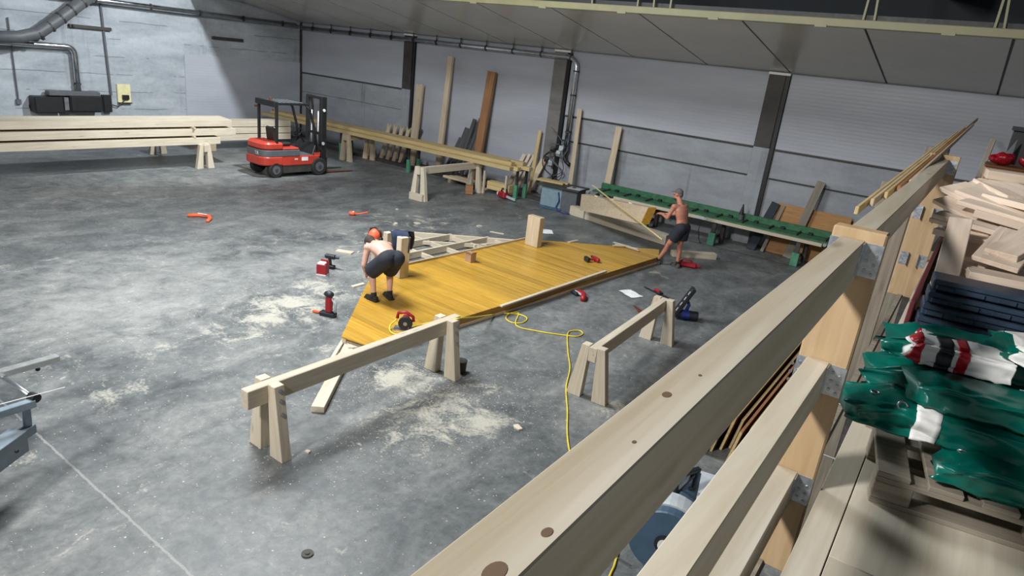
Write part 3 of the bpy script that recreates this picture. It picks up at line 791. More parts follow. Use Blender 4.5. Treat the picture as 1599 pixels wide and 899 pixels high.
# ------------------------------------------------------------------ yellow cable
def smooth_path(pts, n=6):
    P = [Vector(p) for p in pts]; out = []
    for i in range(len(P)-1):
        p0 = P[max(i-1, 0)]; p1 = P[i]; p2 = P[i+1]; p3 = P[min(i+2, len(P)-1)]
        for k_ in range(n):
            t_ = k_/n
            out.append(0.5*((2*p1)+(p2-p0)*t_+(2*p0-5*p1+4*p2-p3)*t_*t_+(3*p1-p0-3*p2+p3)*t_**3))
    out.append(P[-1]); return out
cz = 0.012
pts = [G(637, 512, DZ+0.05), G(660, 506, DZ+0.02), G(690, 500, DZ+.35), G(718, 497, 0.80+0.02), G(750, 494, 0.25), G(775, 490, 0.03)]
pts += [G(x, y, cz) for x, y in ((792, 489), (812, 491), (823, 497), (815, 504), (798, 503), (790, 496), (797, 489), (810, 489))]
pts += [G(x, y, cz) for x, y in ((806, 508), (840, 517), (880, 523), (900, 525), (910, 521), (905, 516), (890, 517), (886, 525), (887, 550), (890, 575), (884, 605), (886, 640), (887, 690), (905, 760), (950, 830), (965, 850), (960, 880), (952, 899), (930, 960))]
# order fix: cable loops once, then runs on
tag(MB().tube(smooth_path(pts, 5), 0.011, 7).build('extension_cable', 'cable_yellow', None, 0, True), 'yellow power cable looping from the circular saw across the floor', 'cable')
# ------------------------------------------------------------------ forklift (faces +y, local origin under its middle)
fk = thing('forklift', 'red electric forklift with black mast and overhead guard', 'forklift', (-17.18, 12.95, 0), math.radians(-4))
def fp(mb, name, mat, bev=0.0, smooth=False, parent=None): return mb.build(name, mat, parent or fk, bev, smooth)
# counterweight: rounded block at the back
cw = []
for z_, k_ in ((0.30, 0.94), (0.36, 1.0), (0.58, 1.0)):
    cw.append((z_, k_))
def rounded_rear(x, y0, y1, r):
    pts = [(-x, y1), (-x, y0+r)]
    for i in range(1, 6): a = PI+PI/2*i/6; pts.append((-x+r+r*math.cos(a), y0+r+r*math.sin(a)))
    pts.append((-x+r, y0)); pts.append((x-r, y0))
    for i in range(1, 6): a = -PI/2+PI/2*i/6; pts.append((x-r+r*math.cos(a), y0+r+r*math.sin(a)))
    pts += [(x, y0+r), (x, y1)]
    return pts
fp(MB().prism(rounded_rear(0.54, -1.12, -0.45, 0.28), 0.36, 0.62), 'counterweight', 'fork_red', 0.03)
fp(MB().prism(rounded_rear(0.53, -1.10, 0.12, 0.28), 0.62, 0.80), 'grey_band', 'fork_grey', 0.01)
fp(MB().prism(rounded_rear(0.52, -1.08, -0.42, 0.28), 0.80, 1.02), 'rear_hood', 'fork_red', 0.05)
fp(MB().box(-0.5, 0.5, -0.44, 0.12, 0.80, 0.86), 'seat_hood', 'fork_red', 0.03)
fp(MB().box(-0.52, 0.52, -0.46, 0.82, 0.34, 0.62), 'side_panel', 'fork_red', 0.02)
fp(MB().box(-0.50, 0.50, -0.42, 0.72, 0.12, 0.36), 'chassis', 'dark_steel', 0.01)
fp(MB().box(-0.48, 0.48, 0.12, 0.66, 0.60, 0.64), 'footplate', 'fork_grey', 0.005)
fp(MB().add([(-0.5, 0.55, 0.60), (0.5, 0.55, 0.60), (0.5, 0.86, 0.60), (-0.5, 0.86, 0.60), (-0.48, 0.70, 0.98), (0.48, 0.70, 0.98), (0.48, 0.84, 0.98), (-0.48, 0.84, 0.98)], [(3,2,1,0),(4,5,6,7),(0,1,5,4),(1,2,6,5),(2,3,7,6),(3,0,4,7)]), 'dashboard', 'black', 0.02)
fp(MB().box(-0.50, 0.50, 0.60, 0.88, 0.55, 0.72), 'front_cowl', 'fork_red', 0.03)
s1 = fp(MB().box(-0.24, 0.24, -0.42, 0.02, 0.86, 0.98), 'seat', 'black', 0.04)
fp(MB().add([(-0.24, -0.52, 0.92), (0.24, -0.52, 0.92), (0.24, -0.38, 0.92), (-0.24, -0.38, 0.92), (-0.20, -0.60, 1.42), (0.20, -0.60, 1.42), (0.20, -0.50, 1.42), (-0.20, -0.50, 1.42)], [(3,2,1,0),(4,5,6,7),(0,1,5,4),(1,2,6,5),(2,3,7,6),(3,0,4,7)]), 'backrest', 'black', 0.04)
fp(MB().tube([(0, 0.62, 0.95), (0, 0.42, 1.20)], 0.03), 'steering_column', 'black')
rim = [(0.17*math.cos(2*PI*i/16), 0.38+0.10*math.sin(2*PI*i/16), 1.24+0.13*math.sin(2*PI*i/16)*0.9) for i in range(17)]
fp(MB().tube(rim, 0.016, 8), 'steering_wheel', 'black', 0, True)
# overhead guard
for s_ in (-1, 1):
    fp(MB().bar((s_*0.46, -0.62, 0.95), (s_*0.46, -0.62, 2.10), 0.075, 0.075), 'guard_pillar', 'black', 0.008)
    fp(MB().tube([(s_*0.46, 0.74, 0.72), (s_*0.46, 0.66, 1.4), (s_*0.45, 0.50, 1.95), (s_*0.45, 0.36, 2.10)], 0.04, 8), 'guard_pillar', 'black', 0, True)
    fp(MB().bar((s_*0.46, -0.70, 2.12), (s_*0.46, 0.40, 2.12), 0.07, 0.07), 'guard_rail', 'black', 0.01)
fp(MB().box(-0.5, 0.5, -0.72, -0.60, 2.02, 2.18), 'guard_rail', 'black', 0.01)
fp(MB().box(-0.5, 0.5, 0.34, 0.42, 2.08, 2.15), 'guard_rail', 'black', 0.01)
for i in range(6): fp(MB().box(-0.44, 0.44, -0.52+0.145*i, -0.44+0.145*i, 2.13, 2.16), 'guard_slat', 'fork_grey', 0.004)
fp(MB().cyl((0.15, -0.62, 2.18), (0.15, -0.62, 2.26), 0.045, 12), 'beacon', 'rust')
fp(MB().box(-0.50, -0.42, -0.74, -0.70, 1.92, 1.98).box(0.42, 0.50, -0.74, -0.70, 1.92, 1.98), 'rear_lamp', 'rust')
# mast
for s_ in (-1, 1):
    fp(MB().box(s_*0.36-0.06, s_*0.36+0.06, 0.95, 1.13, 0.08, 2.34), 'mast_channel', 'black', 0.008)
    fp(MB().box(s_*0.26-0.045, s_*0.26+0.045, 0.99, 1.11, 0.12, 2.28), 'inner_channel', 'dark_steel', 0.006)
    fp(MB().cyl((s_*0.17, 1.0, 0.2), (s_*0.17, 1.0, 1.9), 0.035, 10), 'lift_cylinder', 'steel', 0, True)
    fp(MB().cyl((s_*0.36, 0.80, 0.95), (s_*0.36, 0.96, 0.75), 0.035, 8), 'tilt_cylinder', 'dark_steel')
for z_ in (0.35, 1.2, 2.26): fp(MB().box(-0.40, 0.40, 0.96, 1.02, z_, z_+0.08), 'cross_member', 'black', 0.005)
fp(MB().cyl((0.43, 1.02, 1.95), (0.45, 1.02, 1.95), 0.045, 12), 'work_lamp', 'white')
fp(MB().cyl((0.43, 1.0, 0.95), (0.45, 1.0, 0.95), 0.05, 12), 'hose_reel', 'machine_grey')
fp(MB().box(-0.46, 0.46, 1.13, 1.18, 0.10, 0.17).box(-0.46, 0.46, 1.13, 1.18, 0.50, 0.57).box(-0.03, 0.03, 1.13, 1.17, 0.15, 0.52), 'fork_carriage', 'dark_steel', 0.005)
for s_ in (-1, 1):
    fp(MB().box(s_*0.30-0.06, s_*0.30+0.06, 1.17, 1.22, 0.02, 0.62).add([(s_*0.30-0.06, 1.2, 0.02), (s_*0.30+0.06, 1.2, 0.02), (s_*0.30+0.05, 2.25, 0.02), (s_*0.30-0.05, 2.25, 0.02), (s_*0.30-0.06, 1.2, 0.065), (s_*0.30+0.06, 1.2, 0.065), (s_*0.30+0.05, 2.25, 0.03), (s_*0.30-0.05, 2.25, 0.03)], [(3,2,1,0),(4,5,6,7),(0,1,5,4),(1,2,6,5),(2,3,7,6),(3,0,4,7)]), 'fork', 'rust' if s_ == 1 else 'dark_steel', 0.004)
for s_ in (-1, 1):
    for y_, r_, wd, nm in ((-0.68, 0.23, 0.18, 'rear_wheel'), (0.80, 0.27, 0.22, 'front_wheel')):
        x_ = s_*0.45
        wh = fp(MB().tube([(x_-wd/2, y_, r_), (x_-wd/2+0.02, y_, r_), (x_+wd/2-0.02, y_, r_), (x_+wd/2, y_, r_)], [r_*0.88, r_, r_, r_*0.88], 22), nm, 'rubber')
        MB().cyl((x_+s_*(wd/2-0.01), y_, r_), (x_+s_*(wd/2+0.012), y_, r_), r_*0.55, 16).build('hub', 'fork_grey', wh)
        MB().cyl((x_+s_*(wd/2+0.012), y_, r_), (x_+s_*(wd/2+0.03), y_, r_), r_*0.2, 10).build('hub_cap', 'dark_steel', wh)
fp(MB().box(0.52, 0.526, 0.18, 0.40, 0.47, 0.58), 'label_plate', 'white')
def text_part(txt, parent, size, loc, rot, mat, name='lettering'):
    cu = bpy.data.curves.new(name, 'FONT'); cu.body = txt; cu.size = size; cu.extrude = 0.002
    o = bpy.data.objects.new(name, cu); C.objects.link(o); o.parent = parent; o.location = loc; o.rotation_euler = rot
    cu.materials.append(MATS[mat])
    me = bpy.data.meshes.new_from_object(o.evaluated_get(bpy.context.evaluated_depsgraph_get())) if False else None
    bpy.context.view_layer.update()
    me = bpy.data.meshes.new_from_object(o)
    n_ = bpy.data.objects.new(name, me); C.objects.link(n_); n_.parent = parent; n_.location = loc; n_.rotation_euler = rot
    bpy.data.objects.remove(o)
    return n_
text_part('TA', fk, 0.15, (0.10, -1.105, 0.655), (PI/2, 0, 0), 'white')
fp(MB().box(0.52, 0.524, -0.06, 0.05, 0.505, 0.55), 'badge', 'offcut')
# ------------------------------------------------------------------ green infeed table along the back wall
gt = thing('infeed_table', 'long green steel roller table with pale front rail by back wall', 'roller table', (-5.2, 17.5, 0))
def gp(mb, name, mat, bev=0.0): return mb.build(name, mat, gt, bev)
GX0, GX1 = -3.75, 3.6
def gb(name, x0, x1, y0, y1, z0, z1, mat, bev=0.004): return gp(MB().box(x0, x1, y0, y1, z0, z1), name, mat, bev)
gb('table_top', GX0, GX1, -0.18, 0.45, 0.66, 0.74, 'green_paint', 0.01)
gb('back_fence', GX0, GX1, 0.36, 0.46, 0.74, 0.90, 'green_paint', 0.01)
gb('front_rail', -3.0, -0.30, -0.27, -0.19, 0.62, 0.70, 'spruce_white')
gb('front_rail', -0.28, 2.65, -0.27, -0.19, 0.62, 0.70, 'spruce_white')
for i in range(11):
    x = GX0+0.3+i*0.68
    gp(MB().cyl((x, -0.15, 0.755), (x, 0.36, 0.755), 0.03, 10), 'roller', 'dark_steel')
    gb('stop_block', x+0.2, x+0.3, 0.26, 0.36, 0.74, 0.80, 'black')
for x in (-3.55, -1.95, -0.02, 2.12):
    gb('leg', x-0.09, x+0.09, -0.25, -0.11, 0, 0.33, 'green_leg')
    gb('leg_upper', x-0.055, x+0.055, -0.21, -0.15, 0.33, 0.66, 'dark_steel')
    gb('rear_leg', x+0.05, x+0.15, 0.28, 0.40, 0, 0.66, 'dark_steel')
    gb('cross_bar', x-0.03, x+0.05, -0.15, 0.30, 0.16, 0.24, 'dark_steel')
MB().box(-0.36, -0.30, -0.05, 0.0, 0, 0).add([], [])
gp(MB().tube([(-0.35, -0.28, 0.62), (-0.38, -0.30, 0.35), (-0.33, -0.28, 0.1), (-0.25, -0.35, 0.02)], 0.012, 6).tube([(-1.2, -0.28, 0.62), (-1.3, -0.3, 0.5), (-1.2, -0.3, 0.4), (-1.05, -0.28, 0.62)], 0.012, 6), 'cable', 'black')
gp(MB().box(-0.55, -0.22, -0.285, -0.272, 0.63, 0.69), 'label_strip', 'machine_grey')
gp(MB().tube([(-3.8, -0.3, 0.0), (-3.8, -0.3, 0.55), (-3.75, -0.3, 0.68), (-3.5, -0.28, 0.70)], 0.025, 8), 'bent_tube', 'steel')
# conveyor stand at the left, carrying the yellow beams
for i, xx in enumerate((-19.2, -15.8, -11.3)):
    s_ = thing('roller_stand', ['green roller stand under yellow beams behind the forklift', 'green roller stand near the picket boards', 'green roller stand at the right end of the yellow beams'][i], 'roller stand', (xx, 17.1, 0))
    for y_ in (-0.25, 0.25):
        MB().box(-0.06, 0.06, y_-0.05, y_+0.05, 0, 0.45).build('leg', 'green_leg', s_, 0.005)
        MB().box(-0.035, 0.035, y_-0.03, y_+0.03, 0.45, 0.86).build('leg_upper', 'dark_steel', s_)
    MB().cyl((0, -0.32, 0.895), (0, 0.32, 0.895), 0.035, 10).build('roller', 'steel', s_)
kb = tag(MB().box(-22.5, -8.8, 17.42, 17.62, 0, 0.10).build('floor_kerb', 'dark_steel'), 'low dark kerb along the floor by the back wall', 'kerb')
# ------------------------------------------------------------------ blue grey cabinet saw
cs = thing('cabinet_saw', 'blue-grey cabinet saw with boards on its table by the wall', 'table saw', (-9.98, 17.1, 0), math.radians(6))
MB().box(-0.38, 0.30, -0.32, 0.32, 0.06, 0.66).build('cabinet', 'machine_blue', cs, 0.02)
MB().box(-0.42, 0.34, -0.36, 0.36, 0, 0.07).build('plinth', 'wheel_blue', cs, 0.01)
MB().box(0.30, 0.78, -0.32, 0.32, 0.0, 0.64).build('side_cabinet', 'fork_grey', cs, 0.01)
MB().box(-0.5, 0.85, -0.42, 0.42, 0.66, 0.71).build('table', 'dark_steel', cs, 0.01)
MB().box(0.42, 0.84, -0.30, 0.05, 0.71, 0.725).build('guide_plate', 'machine_grey', cs)
MB().box(0.52, 0.62, -0.16, -0.04, 0.725, 0.735).build('slot', 'black', cs)
MB().cyl((-0.42, -0.1, 0.45), (-0.46, -0.1, 0.45), 0.09, 12).build('hand_wheel', 'black', cs)
MB().tube([(0.2, -0.34, 0.55), (0.26, -0.38, 0.3), (0.18, -0.36, 0.1), (0.3, -0.42, 0.02), (0.7, -0.5, 0.02)], 0.02, 7).build('hose', 'tool_blue', cs, smooth=True)
for i, (y_, L) in enumerate(((-0.05, 0.9), (0.12, 0.8))):
    tag(board('board_on_saw', (-10.75, 17.08+0.2*i, 0.735), (-9.85+0.05*i, 17.2+0.2*i, 0.735), 0.17, 0.045, 'yellow_beam'), ('front' if i == 0 else 'rear')+' short board lying on the cabinet saw table', 'board', 'boards on the cabinet saw')
# drilling column with cables where the duct ends
dc = thing('wall_machine', 'dark hose and cable cluster on the column by the saw', 'machine', (-10.85, 18.3, 0.9))
random.seed(5)
for i in range(5):
    y0 = random.uniform(-0.1, 0.1)
    MB().tube(smooth_path([(random.uniform(-0.5, 0.4), y0, 1.1+random.uniform(-.3, .2)), (random.uniform(-0.5, 0.4), y0-.05, 0.75), (random.uniform(-0.5, 0.5), y0-.1, 0.4), (random.uniform(-0.4, 0.3), y0, 0.0), (random.uniform(-.3, .3), y0, -.3)], 4), 0.014, 6).build('hose', 'black' if i % 2 else 'fork_grey', dc)
for i in range(6):
    MB().cbox((random.uniform(-0.45, 0.45), random.uniform(-0.12, 0.05), random.uniform(0.1, 0.75)), (0.14, 0.12, 0.16), (0.2*i, 0.1, 0.3)).build('valve', 'dark_steel' if i % 2 else 'machine_grey', dc, 0.01)
# ------------------------------------------------------------------ boards leaning on the back wall
def leaning(name, base_px, top_px, w_, th_, mat, label, Yb=17.9, Yt=18.47, group=None, cat='board'):
    a = PY(*base_px, Yb); b = PY(*top_px, Yt)
    if base_px[1] > 0 and a.z < 0.02: a.z = 0.02
    return tag(board(name, a, b, w_, th_, mat, up=(0, -1, 0)), label, cat, group)
def lean_floor(name, xb, xt, zt_, w_, th_, mat, label, Yb=17.8, group=None):
    Yt = YW-0.17-th_
    return tag(board(name, (xb, Yb, 0.0), (xt, Yt, zt_), w_, th_, mat, up=(0, -1, 0)), label, 'board', group)
def xs(px, py, Y=18.35): return PY(px, py, Y)
for px, py, bx, w_, th_, mat, lb in ((657, 132, 642, 0.30, 0.09, 'pine', 'pale wide plank leaning on the wall beside the first column'), (705, 88, 684, 0.20, 0.10, 'pine', 'tallest light brown plank leaning on the back wall'),
                                (770, 112, 742, 0.30, 0.12, 'brown_board', 'tall reddish brown beam leaning on the back wall'), (843, 204, 826, 0.12, 0.05, 'yellow_beam', 'slim pale board leaning on the wall left of the saw'),
                                (966, 198, 944, 0.20, 0.04, 'pine', 'light board leaning on the wall behind the green table'), (905, 170, 888, 0.14, 0.04, 'pine', 'brown board leaning on the wall right of the duct'),
                                (1283, 284, 1250, 0.20, 0.05, 'old_wood', 'grey weathered board leaning on wall at right end of green table')):
    t_ = xs(px, py)
    # base point: follow the same image line down to the floor strip at y=17.95
    bb_ = PY(bx, 262 if px < 800 else 300, 18.0)
    slope = (t_.x-bb_.x)/(t_.z-bb_.z)
    x0 = t_.x - slope*t_.z
    if px == 1283: x0 = PY(1235, 380, 18.1).x
    lean_floor('leaning_board', x0, t_.x, t_.z, w_, th_, mat, lb, 17.98)
for i, (px, py, w_, mat) in enumerate(((727, 200, 0.22, 'grey_board'), (738, 186, 0.14, 'grey_board'), (747, 185, 0.12, 'grey_board'), (716, 215, 0.12, 'grey_board'))):
    t_ = xs(px, py, 18.25)
    lean_floor('grey_board', t_.x-0.28, t_.x, t_.z, w_, 0.05, mat, ['wide dark grey board leaning left of the reddish beam', 'second dark grey board leaning left of the reddish beam', 'narrow dark grey board nearest the reddish beam', 'leftmost short dark grey board by the reddish beam'][i], 17.9)
for i in range(4):
    px = 610+10*i
    t_ = xs(px, 191+2*i, 18.2)
    tt = thing('picket_board', ('leftmost', 'second from left', 'third from left', 'rightmost')[i]+' notched pale picket board leaning by the first column', 'board', (t_.x-0.12, 17.9, 0), group='notched pickets by the first column')
    tt.rotation_euler = (-0.22, 0.08, 0)
    hh = t_.z
    MB().box(-0.07, 0.07, -0.03, 0.03, 0, hh-0.25).build('shaft', 'pine', tt, 0.004)
    MB().add([(-0.07, -0.03, hh-0.25), (0.07, -0.03, hh-0.25), (0.10, -0.03, hh), (0, -0.03, hh-0.12), (-0.10, -0.03, hh), (-0.07, 0.03, hh-0.25), (0.07, 0.03, hh-0.25), (0.10, 0.03, hh), (0, 0.03, hh-0.12), (-0.10, 0.03, hh)],
             [(0, 1, 2, 3, 4), (9, 8, 7, 6, 5), (0, 5, 6, 1), (1, 6, 7, 2), (2, 7, 8, 3), (3, 8, 9, 4), (4, 9, 5, 0)]).build('notched_head', 'pine', tt)
t_ = xs(645, 200, 18.2)
lean_floor('dark_board', t_.x-0.12, t_.x+0.25, t_.z, 0.10, 0.05, 'grey_board', 'short black board slanting beside the pickets', 17.8)
for i, (px, py, w_) in enumerate(((816, 241, 0.14), (824, 241, 0.10), (831, 242, 0.10), (845, 249, 0.16), (853, 250, 0.14))):
    t_ = xs(px, py, 18.25)
    lean_floor('short_board', t_.x-0.22-(0.12 if i > 3 else 0), t_.x-(0.12 if i > 3 else 0), t_.z, w_, 0.05, 'offcut' if i < 3 else 'pine', 'short pale board leaning on the wall left of the cabinet saw', 17.85, 'short boards left of the cabinet saw')
# plywood panels and dark profile right
for i, (x0, x1, z0, z1) in enumerate(((-4.0, -2.2, 0.0, 1.30), (-2.15, 0.5, 0.0, 1.22))):
    o = MB().box(0, x1-x0, -0.02, 0.02, 0, z1-z0).build('plywood_sheet', 'orange_ply', None, 0.003)
    o.location = (x0, 18.15+0.03*i, z0); o.rotation_euler = (-0.20, 0, 0)
    tag(o, ['orange plywood sheet leaning behind the green table, left one', 'orange plywood sheet leaning behind the green table, right one'][i], 'plywood')
t_ = xs(1210, 318, 18.2)
lean_floor('steel_profile', t_.x-0.28, t_.x, t_.z, 0.22, 0.08, 'profile_dark', 'dark blue profile leaning behind the green table', 17.90)
t_ = xs(1222, 322, 18.2)
lean_floor('old_stud', t_.x-0.2, t_.x, t_.z, 0.08, 0.06, 'old_wood', 'narrow weathered stud beside the dark blue profile', 17.98)
t_ = PY(1168, 308, 17.85)
cn = thing('glue_bottle', 'dark pointed bottle standing on the green table', 'bottle', (t_.x-0.05, 17.78, 0.74))
MB().cyl((0, 0, 0), (0, 0, 0.14), 0.07, 12).build('body', 'fork_grey', cn, 0.01)
MB().cyl((0, 0, 0.14), (0, 0, 0.42), 0.065, 12, 0.012).build('nozzle', 'black', cn)
# crate of boards under the yellow beams
cr = thing('board_rack', 'low rack holding yellow boards under the beam bundle', 'rack', (-11.95, 16.95, 0))
for x_ in (-0.42, 0.42): MB().box(x_-0.03, x_+0.03, -0.35, -0.28, 0, 0.72).build('upright', 'spruce_white', cr, 0.003)
for x_ in (-0.42, 0.42): MB().box(x_-0.03, x_+0.03, -0.28, 0.3, 0.10, 0.16).build('bearer', 'spruce_white', cr, 0.003)
for i in range(4):
    tag(board('rack_board', (-12.33, 16.80+0.14*(i % 2), 0.22+0.125*(i//2)), (-11.48, 16.80+0.14*(i % 2), 0.22+0.125*(i//2)), 0.13, 0.12, 'yellow_beam'), 'yellow board lying in the low rack', 'board', 'boards in the low rack')
for i in range(3):
    tag(board('bundle_board', (-14.3+0.1*i, 17.0+0.16*i, 0.16), (-12.9, 16.95+0.16*i, 0.16), 0.15, 0.07, 'pine'), 'board lying low between the sawhorse and the wall', 'board', 'boards lying low behind the sawhorse')
tag(board('bundle_bearer', (-14.0, 16.9, 0.06), (-14.0, 17.45, 0.06), 0.12, 0.12, 'old_wood'), 'left block under the low boards', 'block')
tag(board('bundle_bearer', (-13.1, 16.8, 0.06), (-13.1, 17.45, 0.06), 0.12, 0.12, 'old_wood'), 'right block under the low boards', 'block')
tag(board('log_slice', (-12.62, 16.05, 0.14), (-12.45, 16.2, 0.14), 0.26, 0.26, 'brown_board'), 'reddish wooden block before the far sawhorse leg', 'block')
# ------------------------------------------------------------------ red chainsaw on the floor
p = G(789, 311)
ch = thing('chainsaw', 'red chainsaw lying on the floor by the low rack', 'chainsaw', p, math.radians(-20))
MB().box(-0.3, 0.05, -0.12, 0.12, 0.02, 0.20).build('body', 'tool_red', ch, 0.04)
MB().tube([(-0.28, 0, 0.18), (-0.2, 0, 0.30), (0.0, 0, 0.30), (0.05, 0, 0.18)], 0.018, 8).build('handle', 'black', ch, smooth=True)
MB().box(-0.44, -0.28, -0.05, 0.05, 0.05, 0.15).build('rear_handle', 'white', ch, 0.02)
MB().box(0.04, 0.5, -0.01, 0.01, 0.05, 0.13).build('guide_bar', 'machine_grey', ch, 0.01)
# ------------------------------------------------------------------ hand tools
def tool(name, label, cat, px, py, z=0.0, rz=0.0, rot=None):
    return thing(name, label, cat, G(px, py, z), rz, rot=rot)
# circular saw on the boards
t = tool('circular_saw', 'red circular saw with yellow cable on the near tip of boards', 'circular saw', 633, 514, DZ, math.radians(35))
MB().box(-0.17, 0.17, -0.08, 0.10, 0.0, 0.012).build('base_plate', 'steel', t, 0.002)
MB().cyl((-0.02, 0.02, 0.12), (-0.02, 0.18, 0.12), 0.055, 16).build('motor', 'tool_red', t, 0.01)
MB().cyl((0.0, -0.06, 0.11), (0.0, -0.015, 0.11), 0.105, 22).build('blade_guard', 'tool_black', t, 0.006)
MB().cyl((0.0, -0.065, 0.11), (0.0, -0.06, 0.11), 0.03, 14).build('arbor', 'steel', t)
MB().tube([(-0.13, 0.02, 0.16), (-0.12, 0.02, 0.24), (0.0, 0.02, 0.265), (0.10, 0.02, 0.20), (0.11, 0.02, 0.13)], 0.024, 10).build('handle', 'tool_red', t, smooth=True)
MB().tube(smooth_path([(-0.13, 0.02, 0.14), (-0.22, -0.05, 0.05), (-0.15, -0.22, 0.012), (0.1, -0.22, 0.012), (0.2, -0.05, 0.012)], 5), 0.012, 7).build('cord', 'cable_yellow', t, smooth=True)
def drill(name, label, px, py, z, rz, lay=False, body='tool_red', sc=1.0):
    t = tool(name, label, 'drill', px, py, z, rz)
    if lay: t.rotation_euler = (PI/2, 0, rz); t.location.z += 0.05*sc
    t.scale = (sc, sc, sc)
    MB().box(-0.055, 0.075, -0.04, 0.04, 0, 0.06).build('battery', 'tool_black', t, 0.01)
    MB().bar((0.0, 0, 0.05), (-0.02, 0, 0.18), 0.036, 0.05, (1, 0, 0)).build('grip', body, t, 0.01)
    MB().box(-0.10, 0.09, -0.034, 0.034, 0.165, 0.24).build('motor_housing', body, t, 0.02)
    MB().cyl((0.09, 0, 0.203), (0.15, 0, 0.203), 0.028, 12, 0.018).build('chuck', 'tool_black', t)
    MB().cyl((0.15, 0, 0.203), (0.20, 0, 0.203), 0.006, 8).build('bit', 'steel', t)
    return t
drill('cordless_drill', 'black and red cordless drill standing left of the bent man', 516, 419, 0, 0.4, False, 'tool_black', 1.15)
drill('cordless_drill', 'red cordless drill lying on the far yellow boards', 914, 409, DZ, 2.6, True, 'tool_red', 1.25)
# red carton
t = tool('screw_carton', 'red and white carton open at the top on the floor', 'box', 504, 428, 0, math.radians(25))
MB().box(-0.09, 0.09, -0.075, 0.075, 0, 0.20).build('body', 'tool_red', t, 0.003)
MB().add([(0.09, -0.075, 0.20), (0.09, 0.075, 0.20), (0.07, 0.0, 0.28)], [(0, 1, 2)]).add([(-0.09, 0.075, 0.20), (0.09, 0.075, 0.20), (0.07, 0.08, 0.26), (-0.07, 0.08, 0.26)], [(0, 1, 2, 3)]).build('flap', 'tool_red', t)
MB().box(-0.08, 0.06, -0.065, 0.065, 0.18, 0.225).build('lining', 'white', t, 0.004)
MB().box(-0.092, 0.092, -0.077, 0.077, 0.0, 0.02).build('white_edge', 'white', t)
# upright red reciprocating saw
t = tool('jigsaw', 'red upright jigsaw standing on the floor beside a dark stain', 'saw', 513, 493, 0, math.radians(20))
MB().box(-0.14, 0.12, -0.06, 0.06, 0, 0.07).build('battery', 'tool_black', t, 0.015)
MB().box(-0.05, 0.06, -0.04, 0.04, 0.06, 0.32).build('body', 'tool_red', t, 0.02)
MB().ball((0.0, 0, 0.36), (0.085, 0.055, 0.055), 12, 8).build('head', 'tool_black', t, smooth=True)
MB().tube([(0.05, 0, 0.30), (0.12, 0, 0.22), (0.11, 0, 0.08)], 0.022, 8).build('grip', 'machine_grey', t, smooth=True)
MB().box(-0.28, -0.13, -0.02, 0.02, 0.01, 0.05).build('nose', 'orange', t, 0.01)
# red grinder by the deck edge
t = tool('angle_grinder', 'red curved clamp tool lying beside the near deck edge', 'tool', 907, 464, 0, math.radians(-25))
MB().tube([(-0.2, 0.05, 0.05), (-0.1, 0.06, 0.06), (0.02, 0.04, 0.06), (0.12, -0.03, 0.055), (0.22, -0.12, 0.05)], [0.035, 0.05, 0.05, 0.055, 0.05], 10).build('body', 'tool_red', t, smooth=True)
MB().box(-0.24, -0.06, -0.08, 0.0, 0.0, 0.07).build('jaw', 'tool_black', t, 0.02)
MB().box(-0.2, 0.02, -0.02, 0.01, 0.04, 0.075).build('blade_plate', 'machine_grey', t, 0.004)
t = tool('power_drill_case', 'red power tool lying right of the standing man', 'tool', 1074, 417, 0, math.radians(15))
MB().box(-0.22, 0.20, -0.07, 0.07, 0.0, 0.12).build('body', 'tool_red', t, 0.04)
MB().cyl((0.18, 0, 0.06), (0.28, 0, 0.07), 0.04, 12, 0.02).build('nose', 'tool_red', t)
MB().tube([(-0.2, 0, 0.1), (-0.12, 0, 0.17), (0.05, 0, 0.16), (0.1, 0, 0.1)], 0.018, 8).build('handle', 'tool_red', t, smooth=True)
# blue and black portable band saw
t = tool('magnetic_drill', 'black and blue slotted power tool behind the lone sawhorse', 'power tool', 1060, 497, 0, math.radians(28))
MB().cyl((-0.05, 0, 0.09), (0.32, 0.0, 0.09), 0.085, 16).build('motor', 'tool_black', t, 0.01)
MB().cyl((0.02, 0, 0.09), (0.16, 0, 0.09), 0.088, 16).build('motor_band', 'tool_blue', t)
fr_ = MB().bar((-0.10, 0.0, 0.06), (0.16, 0.0, 0.60), 0.20, 0.07, (1, 0, 0)).build('frame', 'tool_black', t, 0.008)
fr2 = MB()
for k in range(4):
    c = Vector((-0.10, 0, 0.06)).lerp(Vector((0.16, 0, 0.60)), 0.22+0.2*k)
    o = MB().cbox((0, 0, 0), (0.07, 0.035, 0.078)).build('slot_plate', 'machine_grey', t, 0.003)
    o.location = c+Vector((0, -0.055, 0)); o.rotation_euler = (0, math.radians(-64), 0)
MB().tube([(0.10, 0, 0.17), (0.13, 0, 0.28), (0.10, 0.0, 0.34), (0.03, 0, 0.36)], 0.03, 10).build('grip', 'tool_blue', t, smooth=True)
# handsaw and bar clamp beyond the sawhorse
t = tool('handsaw_blade', 'rusty brown handsaw lying left of the lone sawhorse', 'saw', 998, 484, 0, math.radians(-35))
MB().prism([(-0.22, 0.0), (0.2, -0.10), (0.34, -0.10), (0.34, 0.05), (-0.18, 0.03)], 0.004, 0.010).build('blade', 'rust', t)
MB().box(0.32, 0.46, -0.09, 0.05, 0.0, 0.03).build('handle', 'brown_board', t, 0.01)
t = tool('bar_clamp', 'bar clamp with red handle on the floor by the paper', 'clamp', 1024, 458, 0, math.radians(-20))
MB().box(-0.32, 0.42, -0.012, 0.012, 0.02, 0.035).build('bar', 'tool_black', t)
MB().cyl((-0.08, 0.06, 0.045), (0.08, 0.03, 0.045), 0.035, 10).build('handle', 'tool_red', t)
MB().box(0.06, 0.14, -0.05, 0.06, 0.0, 0.06).build('jaw', 'tool_black', t, 0.006)
